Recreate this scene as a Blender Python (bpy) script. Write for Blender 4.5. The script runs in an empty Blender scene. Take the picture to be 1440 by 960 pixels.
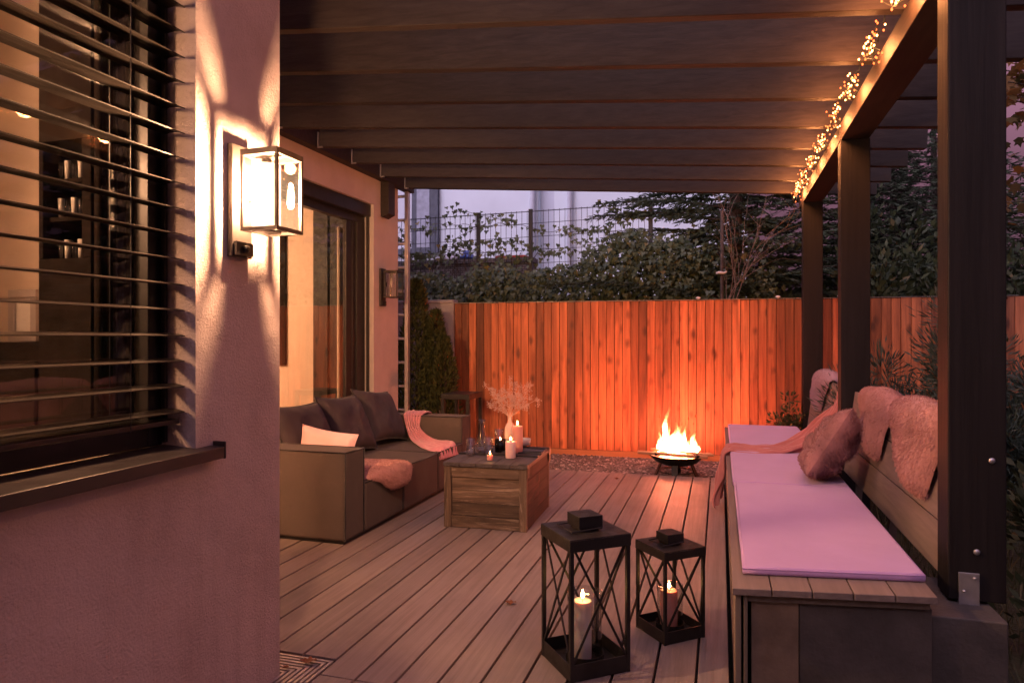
import bpy, bmesh, math, random
from mathutils import Vector, Matrix, noise
R = math.radians
S = bpy.context.scene
COL = S.collection
rnd = random.Random(7)
U = rnd.uniform

# ------------------------------------------------------------------ helpers
def tag(o, label=None, cat=None, group=None, kind=None):
    if label: o['label'] = label
    if cat: o['category'] = cat
    if group: o['group'] = group
    if kind: o['kind'] = kind
    return o

def empty(name, loc, label=None, cat=None, group=None, rz=0.0):
    o = bpy.data.objects.new(name, None)
    COL.objects.link(o)
    o.location = loc
    o.rotation_euler = (0, 0, rz)
    o.empty_display_size = .1
    return tag(o, label, cat, group)

def wloc(o):
    v = Vector((0, 0, 0))
    while o is not None:
        v += o.location
        o = o.parent
    return v

class MB:
    """collects faces; build() links them as one mesh object"""
    def __init__(s):
        s.v = []; s.f = []; s.t = []; s.tone = .5; s.m = None
    def add(s, vs, fs):
        n = len(s.v)
        if s.m is not None: vs = [s.m @ Vector(v) for v in vs]
        s.v += [tuple(v) for v in vs]
        s.f += [tuple(i + n for i in f) for f in fs]
        s.t += [s.tone] * len(fs)
    def box(s, x0, x1, y0, y1, z0, z1):
        vs = [(x, y, z) for z in (z0, z1) for y in (y0, y1) for x in (x0, x1)]
        s.add(vs, [(0,2,3,1),(4,5,7,6),(0,1,5,4),(2,6,7,3),(0,4,6,2),(1,3,7,5)])
    def bar(s, p, q, w, h, up=(0,0,1)):
        p, q = Vector(p), Vector(q); d = (q - p).normalized(); up = Vector(up)
        if abs(d.dot(up)) > .99: up = Vector((0,1,0))
        r = d.cross(up).normalized() * (w/2); u = r.cross(d).normalized() * (h/2)
        vs = [a + sx*r + su*u for a in (p, q) for (sx, su) in ((-1,-1),(1,-1),(1,1),(-1,1))]
        s.add(vs, [(0,1,2,3),(7,6,5,4),(0,4,5,1),(1,5,6,2),(2,6,7,3),(3,7,4,0)])
    def tube(s, pts, rad, n=6, cap=True):
        pts = [Vector(p) for p in pts]
        rs = rad if isinstance(rad, (list, tuple)) else [rad]*len(pts)
        vs = []; fs = []; prev = None
        for i, p in enumerate(pts):
            d = (pts[min(i+1, len(pts)-1)] - pts[max(i-1, 0)])
            d = d.normalized() if d.length > 1e-9 else Vector((0,0,1))
            if prev is None:
                a = Vector((0,0,1)) if abs(d.z) < .9 else Vector((1,0,0))
                x = d.cross(a).normalized()
            else:
                x = prev - d * prev.dot(d)
                x = x.normalized() if x.length > 1e-6 else d.orthogonal().normalized()
            prev = x; y = d.cross(x)
            for k in range(n):
                a = 2*math.pi*k/n
                vs.append(p + (x*math.cos(a) + y*math.sin(a))*rs[i])
        for i in range(len(pts)-1):
            for k in range(n):
                a = i*n+k; b = i*n+(k+1) % n
                fs.append((a, b, b+n, a+n))
        if cap:
            fs.append(tuple(range(n-1, -1, -1))); fs.append(tuple(range((len(pts)-1)*n, len(pts)*n)))
        s.add(vs, fs)
    def lathe(s, prof, c=(0,0,0), n=20, cap0=True, cap1=True):
        vs = []; fs = []
        for (r, z) in prof:
            for k in range(n):
                a = 2*math.pi*k/n
                vs.append((c[0]+r*math.cos(a), c[1]+r*math.sin(a), c[2]+z))
        for i in range(len(prof)-1):
            for k in range(n):
                a = i*n+k; b = i*n+(k+1) % n
                fs.append((a, b, b+n, a+n))
        if cap0: fs.append(tuple(range(n-1, -1, -1)))
        if cap1: fs.append(tuple(range((len(prof)-1)*n, len(prof)*n)))
        s.add(vs, fs)
    def prism(s, poly, axis, a0, a1):
        n = len(poly)
        def mk(p, a):
            if axis == 'z': return (p[0], p[1], a)
            if axis == 'y': return (p[0], a, p[1])
            return (a, p[0], p[1])
        vs = [mk(p, a0) for p in poly] + [mk(p, a1) for p in poly]
        fs = [tuple(range(n-1, -1, -1)), tuple(range(n, 2*n))]
        fs += [(i, (i+1) % n, (i+1) % n + n, i+n) for i in range(n)]
        s.add(vs, fs)
    def grid(s, fn, nu, nv):
        vs = [fn(i/nu, j/nv) for j in range(nv+1) for i in range(nu+1)]
        fs = [(j*(nu+1)+i, j*(nu+1)+i+1, (j+1)*(nu+1)+i+1, (j+1)*(nu+1)+i) for j in range(nv) for i in range(nu)]
        s.add(vs, fs)
    def build(s, name, mat, parent=None, local=False, bevel=0, seg=2, smooth=False, origin=None, solid=0, sub=0, kind=None):
        me = bpy.data.meshes.new(name)
        v = [Vector(p) for p in s.v]
        o = bpy.data.objects.new(name, me)
        if not local:
            if parent is not None: off = wloc(parent)
            elif origin is not None: off = Vector(origin)
            else:
                xs = [p.x for p in v]; ys = [p.y for p in v]; zs = [p.z for p in v]
                off = Vector(((min(xs)+max(xs))/2, (min(ys)+max(ys))/2, min(zs)))
            v = [p - off for p in v]
            if parent is None: o.location = off
        me.from_pydata([tuple(p) for p in v], [], s.f)
        bm = bmesh.new(); bm.from_mesh(me); bmesh.ops.recalc_face_normals(bm, faces=bm.faces) if not solid else None; bm.to_mesh(me); bm.free()
        at = me.attributes.new('tone', 'FLOAT', 'FACE')
        at.data.foreach_set('value', s.t)
        COL.objects.link(o)
        if parent is not None: o.parent = parent
        if mat: me.materials.append(mat)
        if smooth or bevel:
            me.polygons.foreach_set('use_smooth', [True]*len(me.polygons))
        if solid:
            m = o.modifiers.new('s', 'SOLIDIFY'); m.thickness = solid; m.offset = 0
        if bevel:
            m = o.modifiers.new('b', 'BEVEL'); m.width = bevel; m.segments = seg; m.limit_method = 'ANGLE'; m.harden_normals = True
        if sub:
            m = o.modifiers.new('u', 'SUBSURF'); m.levels = sub; m.render_levels = sub
        if kind: o['kind'] = kind
        return o

def copy_tree(o, parent=None):
    c = o.copy(); COL.objects.link(c)
    if parent is not None: c.parent = parent
    for ch in [x for x in bpy.data.objects if x.parent == o]:
        copy_tree(ch, c)
    return c

# ------------------------------------------------------------------ materials
def new_mat(name):
    m = bpy.data.materials.new(name); m.use_nodes = True
    nt = m.node_tree; nt.nodes.clear()
    out = nt.nodes.new('ShaderNodeOutputMaterial')
    return m, nt, out

def lk(nt, a, b): nt.links.new(a, b)

def princ(nt, out, col, rough=.6, metal=0, spec=.5):
    p = nt.nodes.new('ShaderNodeBsdfPrincipled')
    p.inputs['Base Color'].default_value = (*col, 1); p.inputs['Roughness'].default_value = rough
    p.inputs['Metallic'].default_value = metal; p.inputs['Specular IOR Level'].default_value = spec
    lk(nt, p.outputs[0], out.inputs[0]); return p

def coords(nt, scale=(1,1,1), loc=(0,0,0), rot=(0,0,0)):
    tc = nt.nodes.new('ShaderNodeTexCoord'); mp = nt.nodes.new('ShaderNodeMapping')
    mp.inputs['Scale'].default_value = scale; mp.inputs['Location'].default_value = loc; mp.inputs['Rotation'].default_value = rot
    lk(nt, tc.outputs['Object'], mp.inputs[0]); return mp.outputs[0]

def tex_noise(nt, vec, scale=5, detail=4, rough=.55, dist=0):
    n = nt.nodes.new('ShaderNodeTexNoise'); n.inputs['Scale'].default_value = scale; n.inputs['Detail'].default_value = detail
    n.inputs['Roughness'].default_value = rough; n.inputs['Distortion'].default_value = dist
    if vec: lk(nt, vec, n.inputs['Vector'])
    return n.outputs[0]

def ramp(nt, fac, stops):
    r = nt.nodes.new('ShaderNodeValToRGB'); e = r.color_ramp.elements
    while len(e) < len(stops): e.new(.5)
    for el, (p, c) in zip(e, stops): el.position = p; el.color = (*c, 1)
    lk(nt, fac, r.inputs[0]); return r.outputs[0]

def mixc(nt, a, b, fac, mode='MIX'):
    m = nt.nodes.new('ShaderNodeMix'); m.data_type = 'RGBA'; m.blend_type = mode
    for s, x in ((6, a), (7, b)):
        if isinstance(x, tuple): m.inputs[s].default_value = (*x, 1)
        else: lk(nt, x, m.inputs[s])
    if isinstance(fac, (int, float)): m.inputs[0].default_value = fac
    else: lk(nt, fac, m.inputs[0])
    return m.outputs[2]

def bump(nt, p, h, strength=.3, dist=.01, prev=None):
    b = nt.nodes.new('ShaderNodeBump'); b.inputs['Strength'].default_value = strength; b.inputs['Distance'].default_value = dist
    lk(nt, h, b.inputs['Height'])
    if prev: lk(nt, prev, b.inputs['Normal'])
    lk(nt, b.outputs[0], p.inputs['Normal']); return b.outputs[0]

def math_(nt, op, a, b=None):
    m = nt.nodes.new('ShaderNodeMath'); m.operation = op
    for i, x in enumerate((a, b)):
        if x is None: continue
        if isinstance(x, (int, float)): m.inputs[i].default_value = x
        else: lk(nt, x, m.inputs[i])
    return m.outputs[0]

def attr_tone(nt):
    a = nt.nodes.new('ShaderNodeAttribute'); a.attribute_name = 'tone'; return a.outputs['Fac']

def m_plain(name, col, rough=.6, metal=0, var=.25, scale=6, bs=0, bscale=60, spec=.5):
    m, nt, out = new_mat(name); p = princ(nt, out, col, rough, metal, spec)
    v = coords(nt); n = tex_noise(nt, v, scale, 5)
    c = ramp(nt, n, [(.3, tuple(x*(1-var) for x in col)), (.7, tuple(min(1, x*(1+var)) for x in col))])
    lk(nt, c, p.inputs['Base Color'])
    rr = ramp(nt, tex_noise(nt, v, scale*2.3, 4), [(.3, (rough*.8,)*3), (.7, (min(1, rough*1.2),)*3)]); lk(nt, rr, p.inputs['Roughness'])
    if bs: bump(nt, p, tex_noise(nt, v, bscale, 4), bs, .01)
    return m

def m_wood(name, dark, light, axis=2, rough=.6, grain=18, bs=.25, tone=.35, knots=True, ring=1.0, worn=None, spec=.5):
    m, nt, out = new_mat(name); p = princ(nt, out, light, rough, 0, spec)
    t = attr_tone(nt)
    sc = [grain, grain, grain]; sc[axis] = grain*.07
    tc = nt.nodes.new('ShaderNodeTexCoord')
    off = nt.nodes.new('ShaderNodeVectorMath'); off.operation = 'ADD'
    cmb = nt.nodes.new('ShaderNodeCombineXYZ')
    tt = math_(nt, 'MULTIPLY', t, 37.7)
    for i in range(3): lk(nt, tt, cmb.inputs[i])
    lk(nt, tc.outputs['Object'], off.inputs[0]); lk(nt, cmb.outputs[0], off.inputs[1])
    mp = nt.nodes.new('ShaderNodeMapping'); mp.inputs['Scale'].default_value = sc; lk(nt, off.outputs[0], mp.inputs[0])
    n = tex_noise(nt, mp.outputs[0], 1, 6, .6, .6*ring)
    c = ramp(nt, n, [(.28, dark), (.72, light)])
    mp2 = nt.nodes.new('ShaderNodeMapping'); s2 = [grain*3.2]*3; s2[axis] = grain*.12; mp2.inputs['Scale'].default_value = s2; lk(nt, off.outputs[0], mp2.inputs[0])
    n2 = tex_noise(nt, mp2.outputs[0], 1, 3)
    c = mixc(nt, c, dark, math_(nt, 'MULTIPLY', ramp(nt, n2, [(.55, (0,0,0)), (.75, (1,1,1))]), .35))
    if worn:
        n5 = tex_noise(nt, mp.outputs[0], 2.1, 6, .7, 1.2)
        c = mixc(nt, c, worn, math_(nt, 'MULTIPLY', ramp(nt, n5, [(.54, (0,0,0)), (.68, (1,1,1))]), .75))
    if knots:
        mp3 = nt.nodes.new('ShaderNodeMapping'); s3 = [6.5]*3; s3[axis] = 3.6; mp3.inputs['Scale'].default_value = s3; lk(nt, off.outputs[0], mp3.inputs[0])
        vo = nt.nodes.new('ShaderNodeTexVoronoi'); vo.inputs['Scale'].default_value = 1; lk(nt, mp3.outputs[0], vo.inputs['Vector'])
        nd = tex_noise(nt, mp.outputs[0], 1.4, 3)
        dd = math_(nt, 'ADD', vo.outputs['Distance'], math_(nt, 'MULTIPLY', math_(nt, 'SUBTRACT', nd, .5), .5))
        k = ramp(nt, dd, [(.05, (1,1,1)), (.26, (0,0,0))])
        c = mixc(nt, c, tuple(x*.45 for x in dark), math_(nt, 'MULTIPLY', k, .8))
    tv = math_(nt, 'ADD', math_(nt, 'MULTIPLY', t, 2*tone), 1-tone)
    hs = nt.nodes.new('ShaderNodeHueSaturation'); lk(nt, c, hs.inputs['Color']); lk(nt, tv, hs.inputs['Value'])
    lk(nt, hs.outputs[0], p.inputs['Base Color'])
    bump(nt, p, n2, bs, .004)
    return m

def m_fabric(name, col, scale=500, rough=.9, var=.15, sheen=.3, bs=.2, crease=.3):
    m, nt, out = new_mat(name); p = princ(nt, out, col, rough, 0, .25)
    p.inputs['Sheen Weight'].default_value = sheen
    v = coords(nt); n = tex_noise(nt, v, 4, 4)
    c = ramp(nt, n, [(.3, tuple(x*(1-var) for x in col)), (.7, tuple(min(1, x*(1+var)) for x in col))])
    lk(nt, c, p.inputs['Base Color'])
    b = bump(nt, p, tex_noise(nt, v, 7, 3, .5, .8), crease, .02)
    bump(nt, p, tex_noise(nt, v, scale, 2), bs, .002, b)
    return m

def m_leaf(name, c0, c1, c2=None, rough=.55, trans=.15):
    m, nt, out = new_mat(name); p = princ(nt, out, c0, rough, 0, .35)
    t = attr_tone(nt)
    st = [(0, c0), (.75, c1)] + ([(.93, c1), (1, c2)] if c2 else [])
    lk(nt, ramp(nt, t, st), p.inputs['Base Color'])
    tr = nt.nodes.new('ShaderNodeBsdfTranslucent'); lk(nt, ramp(nt, t, st), tr.inputs['Color'])
    mx = nt.nodes.new('ShaderNodeMixShader'); mx.inputs[0].default_value = trans
    lk(nt, p.outputs[0], mx.inputs[1]); lk(nt, tr.outputs[0], mx.inputs[2]); lk(nt, mx.outputs[0], out.inputs[0])
    return m

def m_emit(name, col, st, sample=True):
    m, nt, out = new_mat(name); e = nt.nodes.new('ShaderNodeEmission')
    e.inputs[0].default_value = (*col, 1); e.inputs[1].default_value = st; lk(nt, e.outputs[0], out.inputs[0])
    if not sample: m.cycles.emission_sampling = 'NONE'
    return m

def m_glass(name, tint=(1,1,1), ior=1.5, rough=0.0, dirt=0.0):
    m, nt, out = new_mat(name)
    tr = nt.nodes.new('ShaderNodeBsdfTransparent'); tr.inputs[0].default_value = (*tint, 1)
    gl = nt.nodes.new('ShaderNodeBsdfGlossy'); gl.inputs['Roughness'].default_value = rough
    fr = nt.nodes.new('ShaderNodeLayerWeight'); fr.inputs[0].default_value = .5
    f0 = ((ior-1)/(ior+1))**2
    fac = math_(nt, 'ADD', math_(nt, 'MULTIPLY', math_(nt, 'POWER', fr.outputs['Facing'], 4.5), 1-f0), f0)
    mx = nt.nodes.new('ShaderNodeMixShader'); lk(nt, fac, mx.inputs[0])
    lk(nt, tr.outputs[0], mx.inputs[1]); lk(nt, gl.outputs[0], mx.inputs[2]); lk(nt, mx.outputs[0], out.inputs[0])
    return m

def m_wax(name, col):
    m, nt, out = new_mat(name); p = princ(nt, out, col, .45)
    p.inputs['Subsurface Weight'].default_value = .6; p.inputs['Subsurface Radius'].default_value = (1, .45, .25); p.inputs['Subsurface Scale'].default_value = .03
    return m

M = {}
def mk_materials():
    # stucco
    m, nt, out = new_mat('stucco'); p = princ(nt, out, (.55,.5,.48), .9, 0, .2)
    v = coords(nt); c = ramp(nt, tex_noise(nt, v, 2.2, 6, .65), [(.28, (.47,.39,.36)), (.5, (.57,.48,.45)), (.72, (.62,.53,.50))])
    vs_ = coords(nt, (14, 14, .8)); st = ramp(nt, tex_noise(nt, vs_, 1, 4, .6), [(.5, (0,0,0)), (.75, (1,1,1))])
    zg = nt.nodes.new('ShaderNodeSeparateXYZ'); lk(nt, coords(nt), zg.inputs[0])
    low = ramp(nt, math_(nt, 'MULTIPLY', zg.outputs[2], .5), [(.05, (1,1,1)), (.48, (.25,.25,.25)), (.6, (0,0,0))])
    c = mixc(nt, c, (.33,.26,.23), math_(nt, 'MULTIPLY', math_(nt, 'MULTIPLY', st, low), .45)); lk(nt, c, p.inputs['Base Color'])
    big = tex_noise(nt, v, 9, 3); hgt = math_(nt, 'ADD', math_(nt, 'MULTIPLY', tex_noise(nt, v, 105, 4, .65), ramp(nt, big, [(.3, (.45,)*3), (.7, (1,)*3)])), math_(nt, 'MULTIPLY', big, .35))
    b = bump(nt, p, hgt, .85, .010); bump(nt, p, tex_noise(nt, v, 420, 2), .25, .003, b)
    M['stucco'] = m
    M['reveal'] = m_plain('reveal_render', (.56,.5,.48), .8, bs=.1, bscale=200, var=.06)
    M['anthracite'] = m_plain('anthracite_metal', (.035,.032,.033), .38, .3, .15)
    M['slat'] = m_plain('slat_metal', (.035,.028,.023), .38, .4, .1)
    M['sill'] = m_plain('sill_metal', (.06,.05,.048), .4, .5, .15)
    M['lampmetal'] = m_plain('lamp_metal', (.06,.05,.045), .45, .4, .15)
    M['pergola'] = m_wood('pergola_stain', (.024,.0185,.017), (.043,.034,.031), 0, .6, 34, .35, .25, False, spec=.2)
    M['post'] = m_wood('post_stain', (.010,.0085,.009), (.022,.018,.018), 2, .6, 14, .6, .2, False, spec=.18)
    M['beam'] = m_wood('beam_stain', (.02,.014,.012), (.04,.027,.022), 1, .6, 14, .3, .2, False, spec=.2)
    M['deck'] = deck_mat()
    M['under'] = m_plain('deck_underside', (.012,.01,.01), .9)
    M['fence'] = m_wood('larch', (.15,.040,.016), (.58,.195,.080), 2, .6, 15, .5, .55, True)
    M['fencerail'] = m_wood('larch_rail', (.30,.12,.05), (.50,.23,.10), 0, .6, 16, .3, .2, False)
    M['capmetal'] = m_plain('cap_metal', (.25,.22,.2), .5, .5)
    M['panelstone'] = m_plain('bench_end_panel', (.19,.13,.085), .8, 0, .3, 7, .2, 60)
    M['concrete'] = m_plain('concrete', (.07,.058,.05), .85, 0, .35, 5, .3, 60)
    M['concretewall'] = m_plain('garden_wall_concrete', (.33,.32,.36), .85, 0, .18, 3, .2, 40)
    M['bench'] = m_wood('composite_board', (.145,.108,.093), (.225,.172,.15), 1, .65, 22, .35, .12, False)
    M['benchx'] = m_wood('composite_board_across', (.20,.155,.13), (.29,.23,.195), 0, .65, 22, .35, .12, False)
    M['panel'] = m_wood('bench_panel', (.13,.10,.075), (.23,.18,.13), 2, .7, 9, .25, .2, False)
    M['mattress'] = m_fabric('mattress_fabric', (.47,.29,.55), 700, .85, .05, .25, .15, .12)
    M['sofa'] = m_fabric('sofa_fabric', (.088,.068,.061), 600, .85, .1, .04, .2, .2)
    M['sofac'] = m_fabric('sofa_cushion_fabric', (.056,.045,.053), 600, .85, .1, .04, .2, .5)
    M['piping'] = m_fabric('piping_fabric', (.018,.014,.015), 600, .8)
    M['pinkpillow'] = m_fabric('pink_pillow_fabric', (.78,.50,.52), 400, .9, .05, .3, .15, .3)
    M['pinkthrow'] = m_fabric('pink_throw_fabric', (.60,.25,.30), 260, .95, .15, .5, .6, .4)
    M['salmon'] = m_fabric('salmon_blanket_fabric', (.46,.165,.15), 300, .95, .15, .4, .4, .5)
    M['fur'] = m_fabric('fur_fabric', (.48,.245,.225), 90, 1, .2, .2, .7, .4)
    M['furlilac'] = m_fabric('fur_lilac_fabric', (.42,.28,.33), 90, 1, .2, .2, .7, .4)
    M['plush'] = m_fabric('plush_fabric', (.31,.145,.14), 70, 1, .4, .2, 1.0, .2)
    M['chest'] = m_wood('weathered_chest', (.04,.024,.014), (.20,.135,.09), 0, .75, 20, .6, .35, True, 2, (.40,.31,.23))
    M['chestv'] = m_wood('weathered_chest_upright', (.05,.03,.018), (.20,.135,.09), 2, .75, 20, .6, .3, True, 2, (.40,.31,.23))
    M['chesty'] = m_wood('weathered_chest_shaded_side', (.02,.009,.008), (.095,.036,.029), 1, .75, 20, .6, .35, True, 2)  # same wood darkened and reddened: shade and fire glow put into the colour
    M['chesttop'] = m_wood('weathered_chest_lid', (.05,.04,.04), (.13,.105,.10), 1, .6, 20, .5, .3, True, 2)
    M['iron'] = m_plain('black_iron', (.022,.020,.019), .5, .4, .3, 12, .12, 220)
    M['black'] = m_plain('black_lacquer', (.02,.019,.021), .35, .1, .2)
    M['slate'] = m_plain('slate_board', (.045,.042,.048), .5, 0, .3, 14, .3, 90)
    M['steel'] = m_plain('galvanised_steel', (.6,.6,.62), .38, .9, .15, 20)
    M['alu'] = m_plain('aluminium', (.55,.5,.5), .4, .7, .1)
    M['paneglass'] = m_glass('pane_glass', (.93,.93,.92), 1.6)
    M['thinglass'] = m_glass('thin_glass', (.96,.96,.96), 1.7)
    M['drinkglass'] = m_glass('drinking_glass', (.95,.95,.96), 1.9)
    M['smoked'] = m_glass('smoked_glass', (.30,.25,.2), 1.5)
    M['waxwhite'] = m_wax('white_wax', (.72,.66,.6))
    M['waxpink'] = m_wax('pink_wax', (.72,.33,.29))
    M['waxpale'] = m_wax('pale_wax', (.72,.52,.55))
    M['ceramic'] = m_plain('white_ceramic', (.7,.66,.63), .3, 0, .04)
    M['vase'] = m_plain('pink_vase', (.68,.46,.43), .6, 0, .05)
    M['dried'] = m_plain('dried_flower', (.74,.50,.42), .9, 0, .2, 40)
    M['wick'] = m_plain('wick', (.02,.015,.01), .9)
    M['wall_in'] = m_plain('cream_paint', (.70,.58,.48), .8, 0, .04)
    M['dark_in2'] = m_plain('unlit_corridor', (.008,.006,.005), .6)  # black stands in for the unlit corridor behind the door
    M['doorglass'] = m_glass('double_glazing', (.90,.90,.89), 2.3)
    M['dark_in'] = m_plain('dark_veneer', (.014,.009,.007), .85, 0, .3, 9, spec=.1)
    M['floor_in'] = m_plain('parquet', (.2,.12,.07), .5)
    M['curtain'] = m_fabric('curtain_fabric', (.6,.5,.42), 400)
    M['white'] = m_plain('white_paint', (.75,.72,.7), .5, 0, .03)
    M['log'] = m_wood('firewood', (.16,.09,.05), (.5,.33,.2), 0, .8, 26, .5, .3, False)
    M['char'] = m_plain('charred_wood', (.015,.012,.011), .9, 0, .4, 20, .4, 80)
    M['bulb_cord'] = m_plain('dark_wire', (.02,.03,.018), .6)
    # ground
    m, nt, out = new_mat('garden_soil'); p = princ(nt, out, (.05,.045,.03), .95); v = coords(nt)
    lk(nt, ramp(nt, tex_noise(nt, v, 3, 6), [(.35, (.025,.02,.014)), (.55, (.035,.045,.02)), (.75, (.07,.065,.035))]), p.inputs['Base Color'])
    bump(nt, p, tex_noise(nt, v, 25, 5), .8, .05); M['soil'] = m
    m, nt, out = new_mat('gravel'); p = princ(nt, out, (.2,.15,.14), .9); v = coords(nt)
    vo = nt.nodes.new('ShaderNodeTexVoronoi'); vo.inputs['Scale'].default_value = 55; lk(nt, v, vo.inputs['Vector'])
    lk(nt, mixc(nt, (.10,.075,.07), (.30,.235,.22), math_(nt, 'MULTIPLY', vo.outputs['Color'], 1)), p.inputs['Base Color'])
    bump(nt, p, vo.outputs['Distance'], 1, .02); M['gravel'] = m
    m, nt, out = new_mat('pebble'); p = princ(nt, out, (.2,.15,.14), .85)
    lk(nt, ramp(nt, attr_tone(nt), [(0, (.08,.06,.055)), (.6, (.24,.185,.17)), (1, (.5,.42,.4))]), p.inputs['Base Color']); M['pebble'] = m
    # foliage
    M['thuja'] = m_leaf('thuja_green', (.03,.045,.018), (.09,.10,.03), (.32,.10,.03), .7)
    M['ivy'] = m_leaf('ivy_green', (.04,.065,.035), (.11,.14,.07), (.2,.17,.06), .4)
    M['conifer'] = m_leaf('conifer_green', (.022,.035,.022), (.06,.082,.045), None, .6)
    M['pine'] = m_leaf('pine_green', (.025,.045,.035), (.075,.11,.085), (.2,.09,.04), .55)
    M['shrub'] = m_leaf('shrub_green', (.02,.034,.016), (.06,.075,.03), (.13,.1,.04), .6)
    M['maple'] = m_leaf('maple_autumn', (.05,.045,.015), (.20,.10,.03), (.3,.16,.04), .6, .3)
    M['grass'] = m_leaf('dry_grass', (.05,.06,.025), (.16,.14,.07), None, .7)
    M['bark'] = m_plain('bark', (.06,.042,.032), .95, 0, .4, 20, .6, 60)
    M['twig'] = m_plain('bare_twig', (.22,.15,.12), .9, 0, .3, 20)
    M['deadleaf'] = m_plain('dead_leaf', (.2,.07,.025), .8, 0, .3, 60)
    # far
    M['facade'] = m_plain('facade_render', (.66,.72,.77), .9, 0, .05, 1.2, .1, 60)
    M['facade2'] = m_plain('facade_render_grey', (.58,.60,.66), .9, 0, .05, 1.2, .1, 60)
    M['blueframe'] = m_plain('blue_grey_frame', (.035,.04,.065), .5)
    m, nt, out = new_mat('stone_courses'); p = princ(nt, out, (.2,.18,.18), .9)
    tc = nt.nodes.new('ShaderNodeTexCoord'); mp = nt.nodes.new('ShaderNodeMapping'); mp.inputs['Rotation'].default_value = (R(90), 0, 0); lk(nt, tc.outputs['Object'], mp.inputs[0])
    bk = nt.nodes.new('ShaderNodeTexBrick'); bk.inputs['Scale'].default_value = 7; bk.inputs['Color1'].default_value = (.13,.12,.13,1); bk.inputs['Color2'].default_value = (.24,.22,.24,1); bk.inputs['Mortar'].default_value = (.05,.045,.045,1)
    bk.inputs['Mortar Size'].default_value = .03; lk(nt, mp.outputs[0], bk.inputs['Vector']); lk(nt, bk.outputs['Color'], p.inputs['Base Color']); bump(nt, p, bk.outputs['Fac'], -.8, .03); M['stone'] = m
    M['meshmetal'] = m_plain('mesh_wire', (.03,.032,.035), .5, .4)
    M['plasticblue'] = m_plain('blue_plastic', (.05,.11,.42), .4, 0, .2)
    M['plasticwhite'] = m_plain('white_plastic', (.6,.62,.7), .4, 0, .1)
    M['red'] = m_plain('red_plastic', (.4,.04,.03), .5)
    # emitters
    M['lampglow'] = m_emit('lamp_glow', (1, .51, .26), 5400)
    M['unlit'] = m_plain('unlit_bulb', (.7,.6,.55), .3, 0, .02)
    m, nt, out = new_mat('led_glow'); t = attr_tone(nt); e = nt.nodes.new('ShaderNodeEmission'); m.cycles.emission_sampling = 'NONE'
    lk(nt, ramp(nt, t, [(0, (1,.12,.03)), (.6, (1,.15,.035)), (.62, (1,.32,.08))]), e.inputs[0]); lk(nt, math_(nt, 'ADD', math_(nt, 'MULTIPLY', math_(nt, 'GREATER_THAN', t, .61), 3.0), 1.05), e.inputs[1]); lk(nt, e.outputs[0], out.inputs[0]); M['led'] = m
    M['candleflame'] = m_emit('candle_flame', (1, .5, .16), 26)
    M['roomglow'] = m_emit('room_glow', (1, .50, .25), 60)
    M['addedglow'] = m_emit('added_arm_glow', (1, .47, .22), 260)  # glow of the added nook globe, brightens the near sofa arm
    M['roomglow2'] = m_emit('room_glow_warm', (1, .50, .25), 90)
    m, nt, out = new_mat('opal_glow'); tr = nt.nodes.new('ShaderNodeBsdfTransparent'); e = nt.nodes.new('ShaderNodeEmission'); e.inputs[0].default_value = (1, .6, .34, 1); e.inputs[1].default_value = 1.3
    mx = nt.nodes.new('ShaderNodeMixShader'); mx.inputs[0].default_value = .35; lk(nt, tr.outputs[0], mx.inputs[1]); lk(nt, e.outputs[0], mx.inputs[2]); lk(nt, mx.outputs[0], out.inputs[0]); m.cycles.emission_sampling = 'NONE'; M['opal'] = m
    # fire
    m, nt, out = new_mat('fire'); t = attr_tone(nt)
    e = nt.nodes.new('ShaderNodeEmission'); lk(nt, ramp(nt, t, [(0, (1,.20,.10)), (.5, (1,.19,.075)), (1, (1,.17,.04))]), e.inputs[0])
    ms = math_(nt, 'MULTIPLY', math_(nt, 'POWER', math_(nt, 'SUBTRACT', 1.02, t), 4.2), 135.0); lk(nt, math_(nt, 'ADD', ms, .5), e.inputs[1])
    tr = nt.nodes.new('ShaderNodeBsdfTransparent'); mx = nt.nodes.new('ShaderNodeMixShader')
    lk(nt, ramp(nt, t, [(0, (.85,)*3), (.5, (.6,)*3), (1, (.3,)*3)]), mx.inputs[0]); lk(nt, tr.outputs[0], mx.inputs[1]); lk(nt, e.outputs[0], mx.inputs[2]); lk(nt, mx.outputs[0], out.inputs[0])
    M['fire'] = m
    m, nt, out = new_mat('embers'); v = coords(nt); n = tex_noise(nt, v, 22, 4)
    p = princ(nt, out, (.03,.02,.018), .9)
    lk(nt, ramp(nt, n, [(.42, (0,0,0)), (.52, (1,.12,.02)), (.62, (1,.3,.06))]), p.inputs['Emission Color']); p.inputs['Emission Strength'].default_value = 14
    M['embers'] = m

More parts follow.
